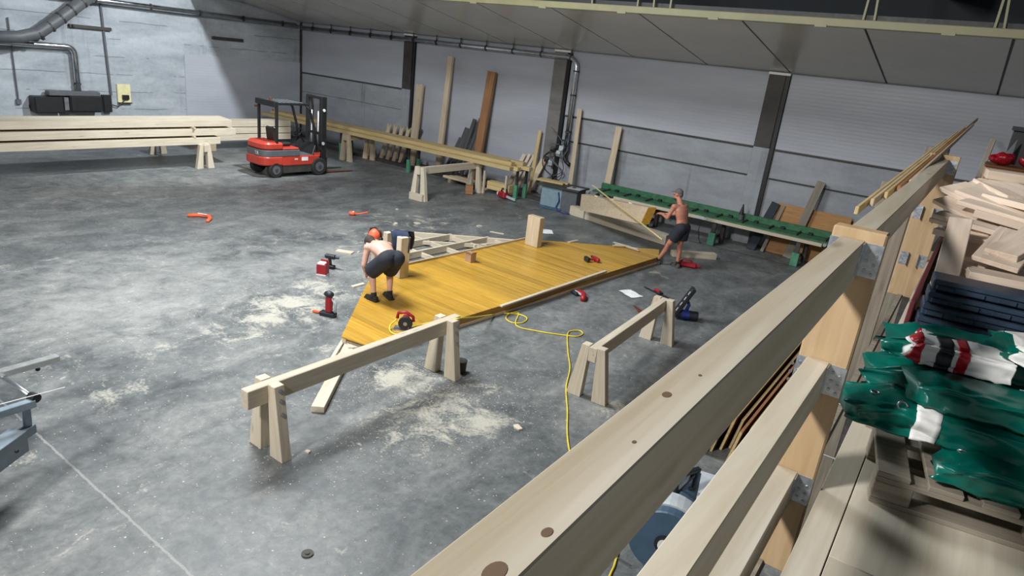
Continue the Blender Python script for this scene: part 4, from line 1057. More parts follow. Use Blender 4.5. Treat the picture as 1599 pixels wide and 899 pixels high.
# orange pry tools on the open floor
t = tool('orange_strap', 'bent orange plastic strap lying on the far floor', 'strap', 315, 341, 0, math.radians(20))
MB().tube([(-0.35, -0.1, 0.05), (-0.15, 0.1, 0.06), (0.12, 0.14, 0.06), (0.24, 0.02, 0.05), (0.36, -0.24, 0.04)], [0.05, 0.065, 0.06, 0.055, 0.04], 10).build('strap', 'orange', t, smooth=True)
MB().box(-0.18, 0.1, 0.06, 0.10, 0.11, 0.13).build('clip', 'white', t, 0.01)
t.scale = (0.85, 0.85, 0.7)
t = tool('orange_hammer', 'orange handled mallet lying on the floor beyond the bent man', 'hammer', 556, 337, 0, math.radians(35))
MB().tube([(-0.12, 0, 0.06), (0.1, 0.0, 0.09), (0.42, 0.0, 0.18)], [0.035, 0.025, 0.03], 10).build('handle', 'orange', t, smooth=True)
MB().ball((-0.14, 0, 0.08), (0.13, 0.09, 0.08), 12, 8).build('head', 'orange', t, smooth=True)
MB().ball((-0.10, 0, 0.13), (0.04, 0.05, 0.035), 8, 6).build('face', 'white', t, smooth=True)
t.scale = (0.7, 0.7, 0.7)
# dark cup behind near sawhorse leg, black floor plug
c = G(719, 580); tag(MB().cyl((c.x, c.y, 0), (c.x, c.y, 0.16), 0.07, 14, 0.08).cyl((c.x, c.y, 0.16), (c.x, c.y, 0.17), 0.085, 14).build('glue_pot', 'dark_steel'), 'small dark pot behind the right leg of the near sawhorse', 'pot')
c = G(480, 865); tag(MB().cyl((c.x, c.y, 0), (c.x, c.y, 0.012), 0.05, 16).cyl((c.x, c.y, .012), (c.x, c.y, .02), .02, 10).build('floor_plug', 'dark_steel'), 'round dark plug in the floor at bottom left', 'plug')
# ------------------------------------------------------------------ timber end held by the standing man
F = [PY(908, 303, 16.15), PY(1012, 324, 14.2), PY(1000, 350, 14.2), PY(905, 328, 16.15)]
tv = Vector((0.15, 0.12, 0.02))
hb = thing('glulam_beam', 'thick yellowish timber panel lifted at one end by standing man', 'beam', (F[3].x, F[3].y, 0.0))
o0 = Vector(hb.location)
qs = [p-o0 for p in F]+[p+tv-o0 for p in F]
MB().add(qs, [(3, 2, 1, 0), (4, 5, 6, 7), (0, 1, 5, 4), (1, 2, 6, 5), (2, 3, 7, 6), (3, 0, 4, 7)]).build('panel', 'pine', hb, 0.004)
e_ = [(F[1]-o0), (F[1]+tv-o0), (F[2]+tv-o0), (F[2]-o0)]
ax_ = (F[1]-F[0]).normalized()*0.012
MB().add(e_+[p+ax_ for p in e_], [(3, 2, 1, 0), (4, 5, 6, 7), (0, 1, 5, 4), (1, 2, 6, 5), (2, 3, 7, 6), (3, 0, 4, 7)]).build('stained_end', 'yellow_stain', hb)
for k in range(3):
    s0 = 0.22+0.26*k
    a = F[0].lerp(F[1], s0)-o0+Vector((0.05, 0.05, 0.015)); MB().cbox(a, (0.12, 0.06, 0.03), (0, 0, -0.4)).build('tenon', 'offcut', hb)
a = PY(925, 289, 15.45); b = PY(1034, 374, 13.55)
tag(board('yellow_lath', a, b, 0.02, 0.03, 'yellow_beam'), 'thin yellow lath slanting across the front of the lifted timber', 'lath')
a = PY(905, 300, 16.9); 
tag(MB().box(-8.75, -8.35, 16.62, 16.9, 0, 0.30).build('prop_block', 'old_wood', None, 0.01), 'block propping the far end of the lifted timber panel', 'block')
# ------------------------------------------------------------------ disc sander below the railing
ms = thing('sanding_machine', 'blue-grey disc machine with black handle seen between the rails', 'machine', (-1.16, 4.93, 0), math.radians(14))
MB().cyl((-0.16, -0.30, 0.50), (-0.16, -0.20, 0.50), 0.30, 36).build('disc', 'wheel_blue', ms, 0.01)
MB().cyl((-0.16, -0.20, 0.51), (-0.16, -0.02, 0.51), 0.315, 36).build('disc_rim', 'machine_grey', ms, 0.015)
MB().cyl((-0.16, -0.32, 0.50), (-0.16, -0.295, 0.50), 0.08, 20).build('hub_ring', 'tool_black', ms)
MB().cyl((-0.16, -0.335, 0.50), (-0.16, -0.31, 0.50), 0.05, 18).build('hub', 'white', ms)
MB().cyl((-0.16, 0.05, 0.52), (-0.16, 0.55, 0.52), 0.27, 30).build('motor', 'wheel_blue', ms, 0.02)
MB().box(-0.30, 0.45, -0.01, 0.6, 0.63, 0.73).build('top_plate', 'machine_grey', ms, 0.02)
MB().box(-0.3, 0.4, -0.1, 0.6, 0.0, 0.3).build('base', 'wheel_blue', ms, 0.02)
hd = MB()
for y_ in (0.0, 0.22): hd.bar((0.0, y_, 0.80), (-0.02, y_*1.1, 0.98), 0.04, 0.04)
hd.bar((-0.02, -0.03, 0.98), (-0.02, 0.27, 0.98), 0.045, 0.035); hd.bar((0.0, 0.02, 0.84), (-0.01, 0.2, 0.95), 0.035, 0.025); hd.bar((0.0, -0.02, 0.81), (0.0, 0.24, 0.81), 0.045, 0.03)
ho = hd.build('handle', 'tool_black', ms, 0.004); ho.location = (-0.17, 0.04, -0.05); ho.rotation_euler = (0, 0, math.radians(-38))
MB().tube([(-0.4, -0.1, 0.02), (-0.7, 0.0, 0.015), (-1.1, 0.1, 0.015)], 0.007, 6).build('cord', 'black', ms)
# ------------------------------------------------------------------ sliding table of a panel saw at the left edge
lt = thing('saw_table', 'grey metal frame of a panel saw at the left picture edge', 'saw table', (-6.9, 1.6, 0))
L0 = Vector((-6.9, 1.6, 0))
def lp(x, y, z): return G(x, y, z)-L0
def lbar(a, b, w_, h_, name, mat, ext=0.0):
    a = Vector(a); b = Vector(b); d = (b-a).normalized()
    return MB().bar(a-d*ext, b, w_, h_).build(name, mat, lt, 0.005)
lbar(lp(0, 583, .88), lp(91, 558, .88), 0.09, 0.06, 'fence_bar', 'alu', 0.9)
MB().cyl(lp(58, 566, .83), lp(59, 574, .80), 0.012, 8).ball(lp(59, 576, .79), 0.022, 8, 6).build('stop_knob', 'black', lt)
a = lp(4, 588, .84); b = lp(50, 620, .84)
MB().cyl(a, b, 0.025, 12).build('guide_rod', 'steel', lt, smooth=True)
MB().cyl(b-Vector((0.03, 0.0, 0)), b+Vector((0.05, 0.02, 0)), 0.04, 14).build('rod_end', 'black', lt)
lbar(lp(0, 645, .80), lp(54, 628, .80), 0.07, 0.07, 'lower_bar', 'table_grey', 0.9)
a = lp(40, 632, .78); MB().bar(a, a-Vector((0.02, 0, 0.22)), 0.055, 0.055, (0, 1, 0)).build('strut', 'table_grey', lt, 0.004)
lbar(lp(0, 700, .52), lp(51, 667, .52), 0.08, 0.09, 'foot_bar', 'table_grey', 0.5)
lbar(lp(-10, 715, .5), lp(30, 686, .5), 0.16, 0.2, 'end_box', 'table_grey', 0.6)
for px_, py_ in ((12, 688), (26, 704)): MB().ball(lp(px_, py_, .56), 0.018, 8, 6).build('screw', 'black', lt)
lbar(lp(0, 631, .92), lp(102, 604, .92), 0.008, 0.006, 'scale_rule', 'white', 0.3)
lbar(lp(0, 560, .5)+Vector((-.2, -.6, 0)), lp(0, 640, .5)+Vector((0.1, -.6, 0)), 0.9, 0.1, 'saw_bed', 'table_grey')
for dx_ in (-0.3, 0.45):
    MB().box(dx_-.05, dx_+.05, -0.55, -0.45, 0, 0.5).build('leg', 'table_grey', lt, 0.005)
# ------------------------------------------------------------------ people
def voxel(o, size, it=8):
    md = o.modifiers.new('remesh', 'REMESH'); md.mode = 'VOXEL'; md.voxel_size = size; md.use_smooth_shade = True
    sm = o.modifiers.new('smooth', 'SMOOTH'); sm.iterations = it; sm.factor = 0.5
    return o
def hand(m, w_, d, up, side, s=1.0):
    """palm with four unequal curled fingers and a thumb; w_ wrist, d pointing direction, up = back of the hand"""
    d = Vector(d).normalized(); up = Vector(up); up = (up-d*up.dot(d)).normalized(); sd = d.cross(up)*side
    w_ = Vector(w_)
    for k in range(4):
        o = sd*(k-1.5)*0.021*s
        a = w_+d*0.02*s+o*0.7; b = w_+d*0.095*s+o
        m.cap(a, b, 0.016*s, 0.0145*s, 8)
        L = (0.030, 0.036, 0.033, 0.026)[k]*s
        k1 = b+d*L-up*0.006*s; k2 = k1+(d*0.6-up*0.8).normalized()*L*0.9; k3 = k2+(-up).normalized()*L*0.7
        m.cap(b, k1, 0.011*s, 0.0105*s, 8); m.cap(k1, k2, 0.0105*s, 0.0095*s, 8); m.cap(k2, k3, 0.0095*s, 0.008*s, 8)
    tb = w_+d*0.03*s-sd*0.035*s; t1 = tb+(d*0.8-sd*0.5-up*0.3).normalized()*0.045*s; t2 = t1+(d*0.8-up*0.6).normalized()*0.032*s
    m.cap(w_+d*0.01*s, tb, 0.017*s, 0.015*s, 8); m.cap(tb, t1, 0.0135*s, 0.012*s, 8); m.cap(t1, t2, 0.012*s, 0.0095*s, 8)
def figure(label, loc, rz, J, skin, shorts_hem, cap_hat=False, look=(0, 1, -0.2), shoe_mat='sock', hair_len=1.0, beard=False):
    """one continuous body from the joints J (own frame: x right, y ahead, z up)"""
    t = thing('person', label, 'person', loc, rz)
    V = {k: Vector(v) for k, v in J.items()}
    m = MB()
    pel = (V['hipL']+V['hipR'])/2
    chest = V['chest']; neck = V['neck']; head = V['head']
    spine = chest-pel
    sx = Vector((1, 0, 0)); nrm = sx.cross(spine).normalized()   # points ahead/behind
    # trunk: stacked ellipses
    def ell_ring(c, ax_x, ax_y, rx, ry, n=18): return [c+ax_x*rx*math.cos(2*PI*i/n)+ax_y*ry*math.sin(2*PI*i/n) for i in range(n)]
    secs = [(-0.10, 0.10, 0.085), (0.0, 0.168, 0.115), (0.22, 0.160, 0.105), (0.45, 0.152, 0.10), (0.70, 0.178, 0.118), (0.92, 0.190, 0.115), (1.08, 0.165, 0.09), (1.18, 0.09, 0.06)]
    rings = [ell_ring(pel+spine*s_, sx, nrm, a, b) for s_, a, b in secs]
    vs = [p for r in rings for p in r]; n = 18
    fs = [(i*n+k, i*n+(k+1) % n, (i+1)*n+(k+1) % n, (i+1)*n+k) for i in range(len(rings)-1) for k in range(n)]
    fs += [tuple(range(n-1, -1, -1)), tuple((len(rings)-1)*n+k for k in range(n))]
    m.add(vs, fs)
    m.cap(chest+(neck-chest)*0.5, head-(head-neck)*0.25, 0.068, 0.056)
    lk = Vector(look).normalized()
    upv = (head-neck).normalized(); upv = (upv-lk*upv.dot(lk)).normalized(); rt = lk.cross(upv)
    HM = Matrix((rt, lk, upv)).transposed()
    def hpnt(x, y, z): return head+HM @ Vector((x, y, z))
    def hball(c, r, seg=12, rg=8):
        q = MB().ball((0, 0, 0), r, seg, rg)
        m.add([head+HM @ (p+Vector(c)) for p in q.v], q.f)
    hball((0, -0.01, 0.025), (0.076, 0.098, 0.10), 16, 12)
    hball((0, 0.03, -0.055), (0.058, 0.066, 0.066), 14, 10)
    hball((0, 0.104, -0.012), (0.013, 0.02, 0.024), 8, 6)
    hball((0, 0.085, 0.035), (0.055, 0.02, 0.014), 10, 6)
    hball((0, 0.090, -0.068), (0.026, 0.012, 0.010), 8, 6)
    for s_ in (-1, 1): hball((s_*0.078, -0.005, 0.0), (0.012, 0.022, 0.034), 8, 6)
    for s_ in ('L', 'R'):
        sg = -1 if s_ == 'L' else 1
        m.cap(chest+(V['sh'+s_]-chest)*0.55, V['sh'+s_], 0.075, 0.066)
        m.cap(V['sh'+s_], V['el'+s_], 0.056, 0.043); m.cap(V['el'+s_], V['wr'+s_], 0.042, 0.027)
        mid = V['el'+s_].lerp(V['wr'+s_], 0.3); m.ball(mid, 0.044, 10, 7)
        hand(m, V['wr'+s_], V['hd'+s_], V.get('hu'+s_, Vector((0, 0, 1))), sg)
        hp, kn, an = V['hip'+s_], V['kn'+s_], V['an'+s_]
        m.cap(hp, hp.lerp(kn, 0.5), 0.098, 0.080); m.cap(hp.lerp(kn, 0.5), kn, 0.080, 0.056)
        back = Vector((0, -1, 0)); cf = kn.lerp(an, 0.30)+back*0.018
        m.cap(kn, cf, 0.054, 0.058); m.cap(cf, an, 0.056, 0.036)
        ft = V['ft'+s_]
        m.cap(an+Vector((0, -0.03, -0.04)), an+ft*0.16+Vector((0, 0, -0.055)), 0.038, 0.03)
    body = voxel(m.build('body', skin, t), 0.0085, 7)
    for s_ in (-1, 1):
        e = MB().ball((0, 0, 0), 0.012, 8, 6); MB().add([hpnt(*(p+Vector((s_*0.030, 0.086, 0.012)))) for p in e.v], e.f).build('eye', 'hair', t, smooth=True)
    # shorts
    q = MB()
    rr = [ell_ring(pel+spine*s_, sx, nrm, a, b) for s_, a, b in ((-0.16, 0.14, 0.12), (-0.02, 0.205, 0.155), (0.12, 0.195, 0.145), (0.25, 0.180, 0.126))]
    vs = [p for r in rr for p in r]
    fs = [(i*n+k, i*n+(k+1) % n, (i+1)*n+(k+1) % n, (i+1)*n+k) for i in range(len(rr)-1) for k in range(n)]
    fs += [tuple(range(n-1, -1, -1)), tuple((len(rr)-1)*n+k for k in range(n))]
    q.add(vs, fs)
    for s_ in ('L', 'R'):
        hp, kn = V['hip'+s_], V['kn'+s_]
        e = hp.lerp(kn, shorts_hem)
        q.cap(hp+(hp-kn).normalized()*0.02, hp.lerp(e, 0.45), 0.135, 0.125, 18); q.tube([hp, hp.lerp(e, 0.45), e], [0.12, 0.135, 0.135], 18)
    voxel(q.build('shorts', 'navy', t), 0.010, 6)
    # hair or cap
    hq = MB()
    hb_ = MB().ball((0, -0.022, 0.045), (0.083, 0.100, 0.092), 16, 10)
    hq.add([hpnt(*p) for p in hb_.v], hb_.f)
    hb_ = MB().ball((0, -0.060, -0.005), (0.068, 0.055, 0.07), 14, 8); hq.add([hpnt(*p) for p in hb_.v], hb_.f)
    voxel(hq.build('cap' if cap_hat else 'hair', 'cap' if cap_hat else 'hair', t), 0.008, 4)
    if cap_hat:
        br = MB().ball((0, 0.10, 0.075), (0.065, 0.055, 0.008), 14, 6); MB().add([hpnt(*p) for p in br.v], br.f).build('cap_peak', 'cap', t, smooth=True)
    if beard:
        bd = MB().ball((0, 0.045, -0.085), (0.055, 0.058, 0.045), 12, 8); MB().add([hpnt(*p) for p in bd.v], bd.f).build('beard', 'hair', t, smooth=True)
    for s_ in ('L', 'R'):
        an = V['an'+s_]; ft = V['ft'+s_]; kn = V['kn'+s_]
        MB().tube([an.lerp(kn, 0.14), an, an-Vector((0, 0, 0.04))], [0.046, 0.046, 0.05], 14).build('sock', 'sock', t, smooth=True)
        f = MB()
        f.cap(an+ft*-0.045+Vector((0, 0, -0.035)), an+ft*0.05+Vector((0, 0, -0.03)), 0.045, 0.045); f.cap(an+ft*0.03+Vector((0, 0, -0.04)), an+ft*0.17+Vector((0, 0, -0.048)), 0.044, 0.032)
        z0 = -min(p.z for p in f.v)
        sole = [(-0.048, -0.09), (0.048, -0.09), (0.052, 0.1), (0.035, 0.21), (-0.035, 0.21), (-0.052, 0.1)]
        sdv = Vector((ft.y, -ft.x, 0))
        f.add([Vector((an.x, an.y, 0))+sdv*x+ft*y+Vector((0, 0, z)) for z in (0.0, 0.022) for x, y in sole], [(5, 4, 3, 2, 1, 0), (6, 7, 8, 9, 10, 11)]+[(i, (i+1) % 6, 6+(i+1) % 6, 6+i) for i in range(6)])
        voxel(f.build('shoe', shoe_mat, t), 0.009, 3)
    return t
# bent man on the boards
fl_ = (G(586, 468, DZ)+G(606, 466, DZ))/2
figure('bare-backed person in dark shorts bending over on the yellow boards', (fl_.x, fl_.y, DZ), math.radians(72),
       dict(hipL=(-0.095, -0.24, 0.75), hipR=(0.095, -0.24, 0.75), chest=(0, 0.17, 0.85), neck=(0, 0.30, 0.87), head=(-0.03, 0.43, 0.82),
            shL=(-0.185, 0.21, 0.83), shR=(0.185, 0.21, 0.83), elL=(-0.26, 0.16, 0.56), elR=(0.22, 0.24, 0.56), wrL=(-0.17, 0.30, 0.40), wrR=(0.06, 0.34, 0.40),
            hdL=(0.35, 0.35, -0.8), hdR=(-0.35, 0.35, -0.8), huL=(-0.8, 0.2, 0.3), huR=(0.8, 0.2, 0.3),
            knL=(-0.16, 0.10, 0.46), knR=(0.14, 0.06, 0.46), anL=(-0.15, -0.02, 0.085), anR=(0.13, -0.02, 0.085), ftL=(-0.25, 0.97, 0), ftR=(0.05, 1, 0)),
       'skin', 0.93, False, (-0.1, 0.45, -0.85))
# standing man at the far end
fr_ = (G(1026, 411)+G(1053, 408))/2
figure('bare-backed person in cap and dark shorts lifting a timber panel', (fr_.x+0.06, fr_.y-0.22, 0), math.radians(74),
       dict(hipL=(-0.09, -0.30, 0.93), hipR=(0.09, -0.28, 0.93), chest=(0, -0.17, 1.36), neck=(-0.01, -0.08, 1.50), head=(-0.02, -0.02, 1.645),
            shL=(-0.19, -0.10, 1.40), shR=(0.19, -0.12, 1.40), elL=(-0.25, -0.02, 1.13), elR=(0.22, 0.10, 1.16), wrL=(-0.16, 0.22, 1.16), wrR=(0.12, 0.30, 1.12),
            hdL=(0.1, 1, -0.1), hdR=(-0.1, 1, -0.1), huL=(-0.3, 0.1, 1), huR=(0.3, 0.1, 1),
            knL=(-0.13, -0.08, 0.49), knR=(0.12, -0.22, 0.49), anL=(-0.13, 0.12, 0.085), anR=(0.14, -0.24, 0.085), ftL=(-0.15, 0.98, 0), ftR=(0.2, 0.97, 0)),
       'skin_tan', 0.60, True, (-0.25, 0.9, -0.25), 'shoe', 1.0, True)
# ------------------------------------------------------------------ mezzanine
MZ = 2.58
MX0 = -0.165
mez = MB().box(MX0, 4.2, -1.5, 9.2, MZ-0.24, MZ-0.045).build('mezzanine', 'old_wood')
struct(mez, 'wooden mezzanine platform the picture is taken from')
wood('deck_board', (0.62, 0.57, 0.47), (0.48, 0.42, 0.32), 0.7, 0.25, 0.07, 0.5)
x = MX0
i = 0
while x < 4.1:
    wd = (0.11, 0.72)[0 if i == 0 else 1]
    y = -1.5; j = 0
    while y < 9.2:
        L = 2.5 if not (j == 0 and i % 2) else 1.3
        y1 = min(y+L, 9.2)
        o = MB().box(0, y1-y-0.004, -wd/2+0.002, wd/2-0.002, -0.045, 0).build('floor_board', 'deck_board', mez, 0.002)
        o.location = (x+wd/2, y, MZ); o.rotation_euler = (0, 0, PI/2)
        y = y1; j += 1
    x += wd; i += 1
for yy in (0.5, 3.4, 6.3, 9.0):
    MB().box(0.15, 0.35, yy-0.1, yy+0.1, 0, MZ-0.24).build('support_post', 'old_wood', mez, 0.01)
    MB().box(3.6, 3.8, yy-0.1, yy+0.1, 0, MZ-0.24).build('support_post', 'old_wood', mez, 0.01)
# railing
rl = thing('railing', 'pale wooden guard railing with galvanised brackets along the mezzanine', 'railing', (-0.30, 2.7, MZ-0.35))
RX0, RX1 = -0.338, -0.256
rx = (RX0+RX1)/2; rw = RX1-RX0
RT = (3.62, 3.136, 2.642)
P1, P2 = 2.665, 8.02
for k, zt_ in enumerate(RT):
    board('rail', (rx, -1.4, zt_-0.075), (rx, P1-0.004, zt_-0.075), rw, 0.15, 'rail_wood', rl, bev=0.0025)
board('rail', (rx-0.005, P1+0.078, RT[0]-0.075), (rx, P2-0.004, RT[0]-0.075), rw+0.008, 0.15, 'rail_wood', rl, bev=0.0025)
r0 = Vector(rl.location)
def post_board(y, x0, x1, z0, z1, th_):
    o = MB().box(0, z1-z0, 0, x1-x0, 0, th_).build('post', 'post_ply', None, 0.006)
    # own x runs up the post
    o.parent = rl
    o.matrix_basis = Matrix.Translation(-r0) @ Matrix.Translation((x0, y, z0)) @ Matrix(((0, 1, 0, 0), (0, 0, 1, 0), (1, 0, 0, 0), (0, 0, 0, 1)))
    return o
post_board(P1, -0.372, -0.192, MZ-0.42, 3.655, 0.075)
post_board(P2, -0.43, -0.165, MZ-0.42, 3.66, 0.075)
post_board(-1.48, -0.372, -0.192, MZ-0.42, 3.655, 0.075)
def bracket(y, x, zt_, side, h=0.13, fl=0.062):
    """hanger: flange on the post face and a cheek on the rail side, with raised holes"""
    m = MB().box(min(x, x+side*fl), max(x, x+side*fl), y-0.003, y, zt_-h, zt_-0.006)
    m.box(x-0.0015, x+0.0015, y-0.06, y, zt_-h, zt_-0.004)
    o = m.build('bracket', 'galv', rl); o.location = -r0
    for a in range(2):
        for b in range(3):
            c = (x+side*(0.018+0.026*a), y-0.003, zt_-0.035-0.035*b-0.012*a)
            q = MB().cyl(c, (c[0], c[1]-0.004, c[2]), 0.0065, 8).build('nail_head', 'steel', o)
    return o
for zt_ in RT:
    bracket(P1, RX1+0.002, zt_, 1); bracket(P1, RX0-0.002, zt_, -1, fl=0.034)
    bracket(P2, RX1+0.006, zt_, 1, 0.14, 0.075); bracket(P2, RX0-0.006, zt_, -1, 0.14, 0.075)
for (px_, py_, r_) in ((772, 893, 0.015), (854, 831, 0.008), (1041, 616, 0.010), (1093, 586, .004), (990, 690, .004)):
    p_ = G(px_, py_, RT[0])
    if RX0+.01 < p_.x < RX1-.01:
        o = MB().cyl((0, 0, -0.002), (0, 0, 0.0006), 1.0, 16).build('knot', 'knot', rl); o.scale = (r_*0.7, r_*1.15, 1); o.location = p_-r0
# fixing rods sticking out between the post line and the platform edge
for k, (y, z) in enumerate(((3.9, 2.47), (4.15, 2.50), (3.3, 2.44))):
    o = MB().cyl((-0.30, y, z), (MX0, y, z), 0.007, 8).build('fixing_rod', 'steel', rl); o.location = -r0
sb = MB().box(-0.33, -0.29, -1.5, 9.0, 0, 0.10).build('outer_stringer', 'old_wood', rl); sb.location = Vector((0, 0, MZ-0.50))-r0
# ------------------------------------------------------------------ thin boards below and beside the railing
for k in range(9):
    xb = -1.72+0.075*k
    tl = math.radians(10)
    t = thing('plywood_board', ['outermost', 'second', 'third', 'fourth', 'fifth', 'sixth', 'seventh', 'eighth', 'innermost'][k]+' thin brown board standing on edge below the railing, counted from the hall side', 'board', (xb, 7.05+0.12*(k*5 % 4), 0), group='brown boards stacked below the railing')
    t.rotation_euler = (0, tl, 0)
    hk = 0.42+0.03*(k % 3)
    MB().box(-0.014, 0.014, 0, 6.5, 0, hk).build('face', 'ply_dark' if k % 2 else 'brown_board', t)
    MB().box(-0.015, 0.015, -0.002, 6.5, hk-0.01, hk+0.003).build('edge', 'yellow_beam' if k % 3 != 1 else 'brown_board', t)
    MB().box(-0.015, 0.015, -0.004, 0.004, 0.0, hk).build('end_edge', 'yellow_beam', t)
lean = tag(MB().box(-0.99, -0.89, 7.6, 7.7, 0, 0.46).box(-0.99, -0.89, 13, 13.1, 0, 0.46).box(-0.99, -0.89, 7.6, 13.1, 0.38, 0.48).build('stacking_frame', 'old_wood'), 'low wooden frame the brown boards lean on', 'frame')
for k in range(5):
    y0_, y1_ = 4.45+0.3*k, (10.5, 12.0, 13.0, 16.2, 14.0)[k]
    def lpos(y): return Vector((-0.52+0.0125*(y-4.6)+0.034*k, y, 3.47+(y-4.6)*0.0395+0.012*k))
    tag(board('long_lath', lpos(y0_), lpos(y1_), 0.022, 0.05, ('yellow_beam', 'pine', 'yellow_beam', 'brown_board', 'pine')[k]),
        ['outermost', 'second outermost', 'middle', 'brown', 'innermost'][k]+' long lath in the bundle beyond the railing', 'lath', 'bundle of long laths beyond the railing')
for y_, z_ in ((6.2, 3.49), (9.9, 3.63)):
    tag(board('lath_support', (-0.47, y_, 0), (-0.47, y_, z_), 0.26, 0.08, 'old_wood', up=(0, 1, 0)), ('near' if y_ < 8 else 'far')+' upright board carrying the bundle of long laths', 'post')
# ------------------------------------------------------------------ pallet with green tarpaulins
pr = math.radians(9)
pal = thing('pallet', 'weathered wooden pallet under the green tarpaulins', 'pallet', (0.005, 2.775, MZ), pr)
for x_ in (0.0, 0.53, 1.06):
    for y_ in (0.0, 0.36, 0.70): MB().box(x_, x_+0.14, y_, y_+0.10, 0.022, 0.10).build('block', 'old_wood', pal, 0.004)
for y_ in (0.0, 0.36, 0.70):
    MB().box(0, 1.2, y_, y_+0.10, 0, 0.022).build('bottom_board', 'old_wood', pal, 0.003)
    MB().box(0, 1.2, y_, y_+0.10, 0.10, 0.122).build('stringer', 'old_wood', pal, 0.003)
for k in range(7): o = MB().box(0.0+0.18*k, 0.12+0.18*k, 0.0, 0.80, 0.122, 0.144).build('top_board', 'old_wood', pal, 0.003)
def bundle(label, x0, x1, y, z, ry, rz_, seed, tip=0.06, droop=0.0, mat='tarp_green', yaw=pr, bands=(), rings=(), group='folded green tarpaulins'):
    t = thing('folded_tarpaulin', label, 'tarpaulin', (x0, y, z), yaw, group=group)
    nx, na = 90, 44
    L = x1-x0
    def sec(u, grow=0.0):
        fall = min(1.0, 0.55+u/(tip*4)) if u < tip*2 else 1.0
        sx_ = u*L
        pts = []
        for k in range(na):
            a = 2*PI*k/na
            ca, sa = math.cos(a), math.sin(a)
            e = 0.48
            py = math.copysign(abs(ca)**e, ca)*ry*(0.86+0.14*fall); pz = math.copysign(abs(sa)**e, sa)*rz_*fall
            nv = (0.5-abs(noise.noise(Vector((sx_*4+seed*3.1, ca*1.6+seed, sa*1.6)))))*0.045-0.015 + (0.3-abs(noise.noise(Vector((sx_*11+seed, ca*2.6, sa*2.6+seed)))))*0.030*(1.6 if u < 0.15 else 0.8)
            fold = 0.008*(2*abs(math.sin(3*a+seed+sx_*1.5))-1)
            g = 1.0+(nv+fold+grow)/max(ry, rz_)
            pts.append(Vector((sx_+(0.10*noise.noise(Vector((ca*1.3, sa*1.3+seed, 1)))*max(0, 1-u/0.10)), py*g, rz_+pz*g-droop*max(0, 0.12-u)*0.6)))
        return pts
    def loft(us, grow):
        vs = []; 
        for u in us: vs += sec(u, grow)
        fs = [(i*na+k, i*na+(k+1) % na, (i+1)*na+(k+1) % na, (i+1)*na+k) for i in range(len(us)-1) for k in range(na)]
        fs += [tuple(range(na-1, -1, -1)), tuple((len(us)-1)*na+k for k in range(na))]
        return MB().add(vs, fs)
    # keep the underside on its support
    loft([i/nx for i in range(nx+1)], 0).build('sheet', mat, t, 0, True)
    for b0, b1, bm_ in bands: loft([b0+(b1-b0)*i/5 for i in range(6)], 0.004).build('band', bm_, t, 0, True)
    for u, a in rings:
        s_ = sec(u); kk = int(a/(2*PI)*na) % na; p = s_[kk]; c = Vector((p.x, 0, rz_)); nrm = (p-c).normalized()
        q = MB().tube([(0.017*math.cos(2*PI*i/14), 0.017*math.sin(2*PI*i/14), 0) for i in range(15)], 0.005, 6).build('eyelet', 'steel', t, 0, True)
        q.location = p+nrm*0.004; q.rotation_euler = nrm.to_track_quat('Z', 'Y').to_euler()
    return t
TZ = MZ+0.146
bundle('lowest green tarpaulin lying low at the front of the pallet', 0.20, 1.35, 2.92, TZ, 0.10, 0.055, 1.0, rings=((0.3, 4.2),))
bundle('green tarpaulin with broad white band at front left of pallet', -0.19, 1.30, 3.05, TZ+0.085, 0.13, 0.065, 2.0, 0.07, 0.3, bands=((0.165, 0.225, 'white'),), rings=((0.07, 1.7), (0.13, 2.2), (0.29, 3.9), (0.5, 2.6)))
bundle('dark green tarpaulin in the middle of the heap with white strap', 0.02, 1.35, 3.12, TZ+0.215, 0.13, 0.055, 3.0, 0.04, bands=((0.30, 0.325, 'white'),), rings=((0.36, 3.7), (0.48, 3.8)))
bundle('crumpled green tarpaulin end hanging over the pallet edge', -0.17, 1.2, 3.30, TZ+0.15, 0.12, 0.075, 4.0, 0.05, 0.2)
bundle('upper green tarpaulin behind the printed roll', -0.12, 1.35, 3.44, TZ+0.29, 0.13, 0.065, 5.0, 0.05, 0.25)
bundle('white and red printed banner roll on top of the tarpaulins', -0.03, 0.34, 3.30, TZ+0.325, 0.10, 0.05, 6.0, 0.04, 0.0, 'white', bands=((0.02, 0.10, 'tarp_red'), (0.45, 0.56, 'tarp_red'), (0.25, 0.40, 'tool_black')), group='rolls on the heap')
bundle('topmost green tarpaulin running right under the blue panels', 0.30, 1.4, 3.42, TZ+0.40, 0.14, 0.05, 7.0, 0.05, bands=((0.02, 0.10, 'white'),))
# ------------------------------------------------------------------ blue plastic panels
for k in range(4):
    z0 = MZ+0.42+0.068*k
    t = thing('plastic_panel', ['lowest', 'second lowest', 'second highest', 'topmost'][k]+' dark blue ribbed plastic panel in the stack', 'panel', (-0.045+0.006*k, 3.98+0.012*k, z0), math.radians(5), group='blue ribbed panels')
    MB().box(0, 1.5, 0, 0.20, 0, 0.058).build('plate', 'panel_blue', t, 0.006)
    MB().box(0, 1.5, -0.012, 0.0, 0.036, 0.058).build('lip', 'panel_blue', t, 0.003)
    for j in range(11): MB().box(0.02+0.135*j, 0.10+0.135*j, -0.010, 0.0, 0.006, 0.030).build('rib', 'panel_blue', t, 0.003)
tag(MB().box(0.0, 1.4, 4.03, 4.16, MZ, MZ+0.415).build('panel_base', 'old_wood', None, 0.01), 'wooden box base under the blue panels', 'box')
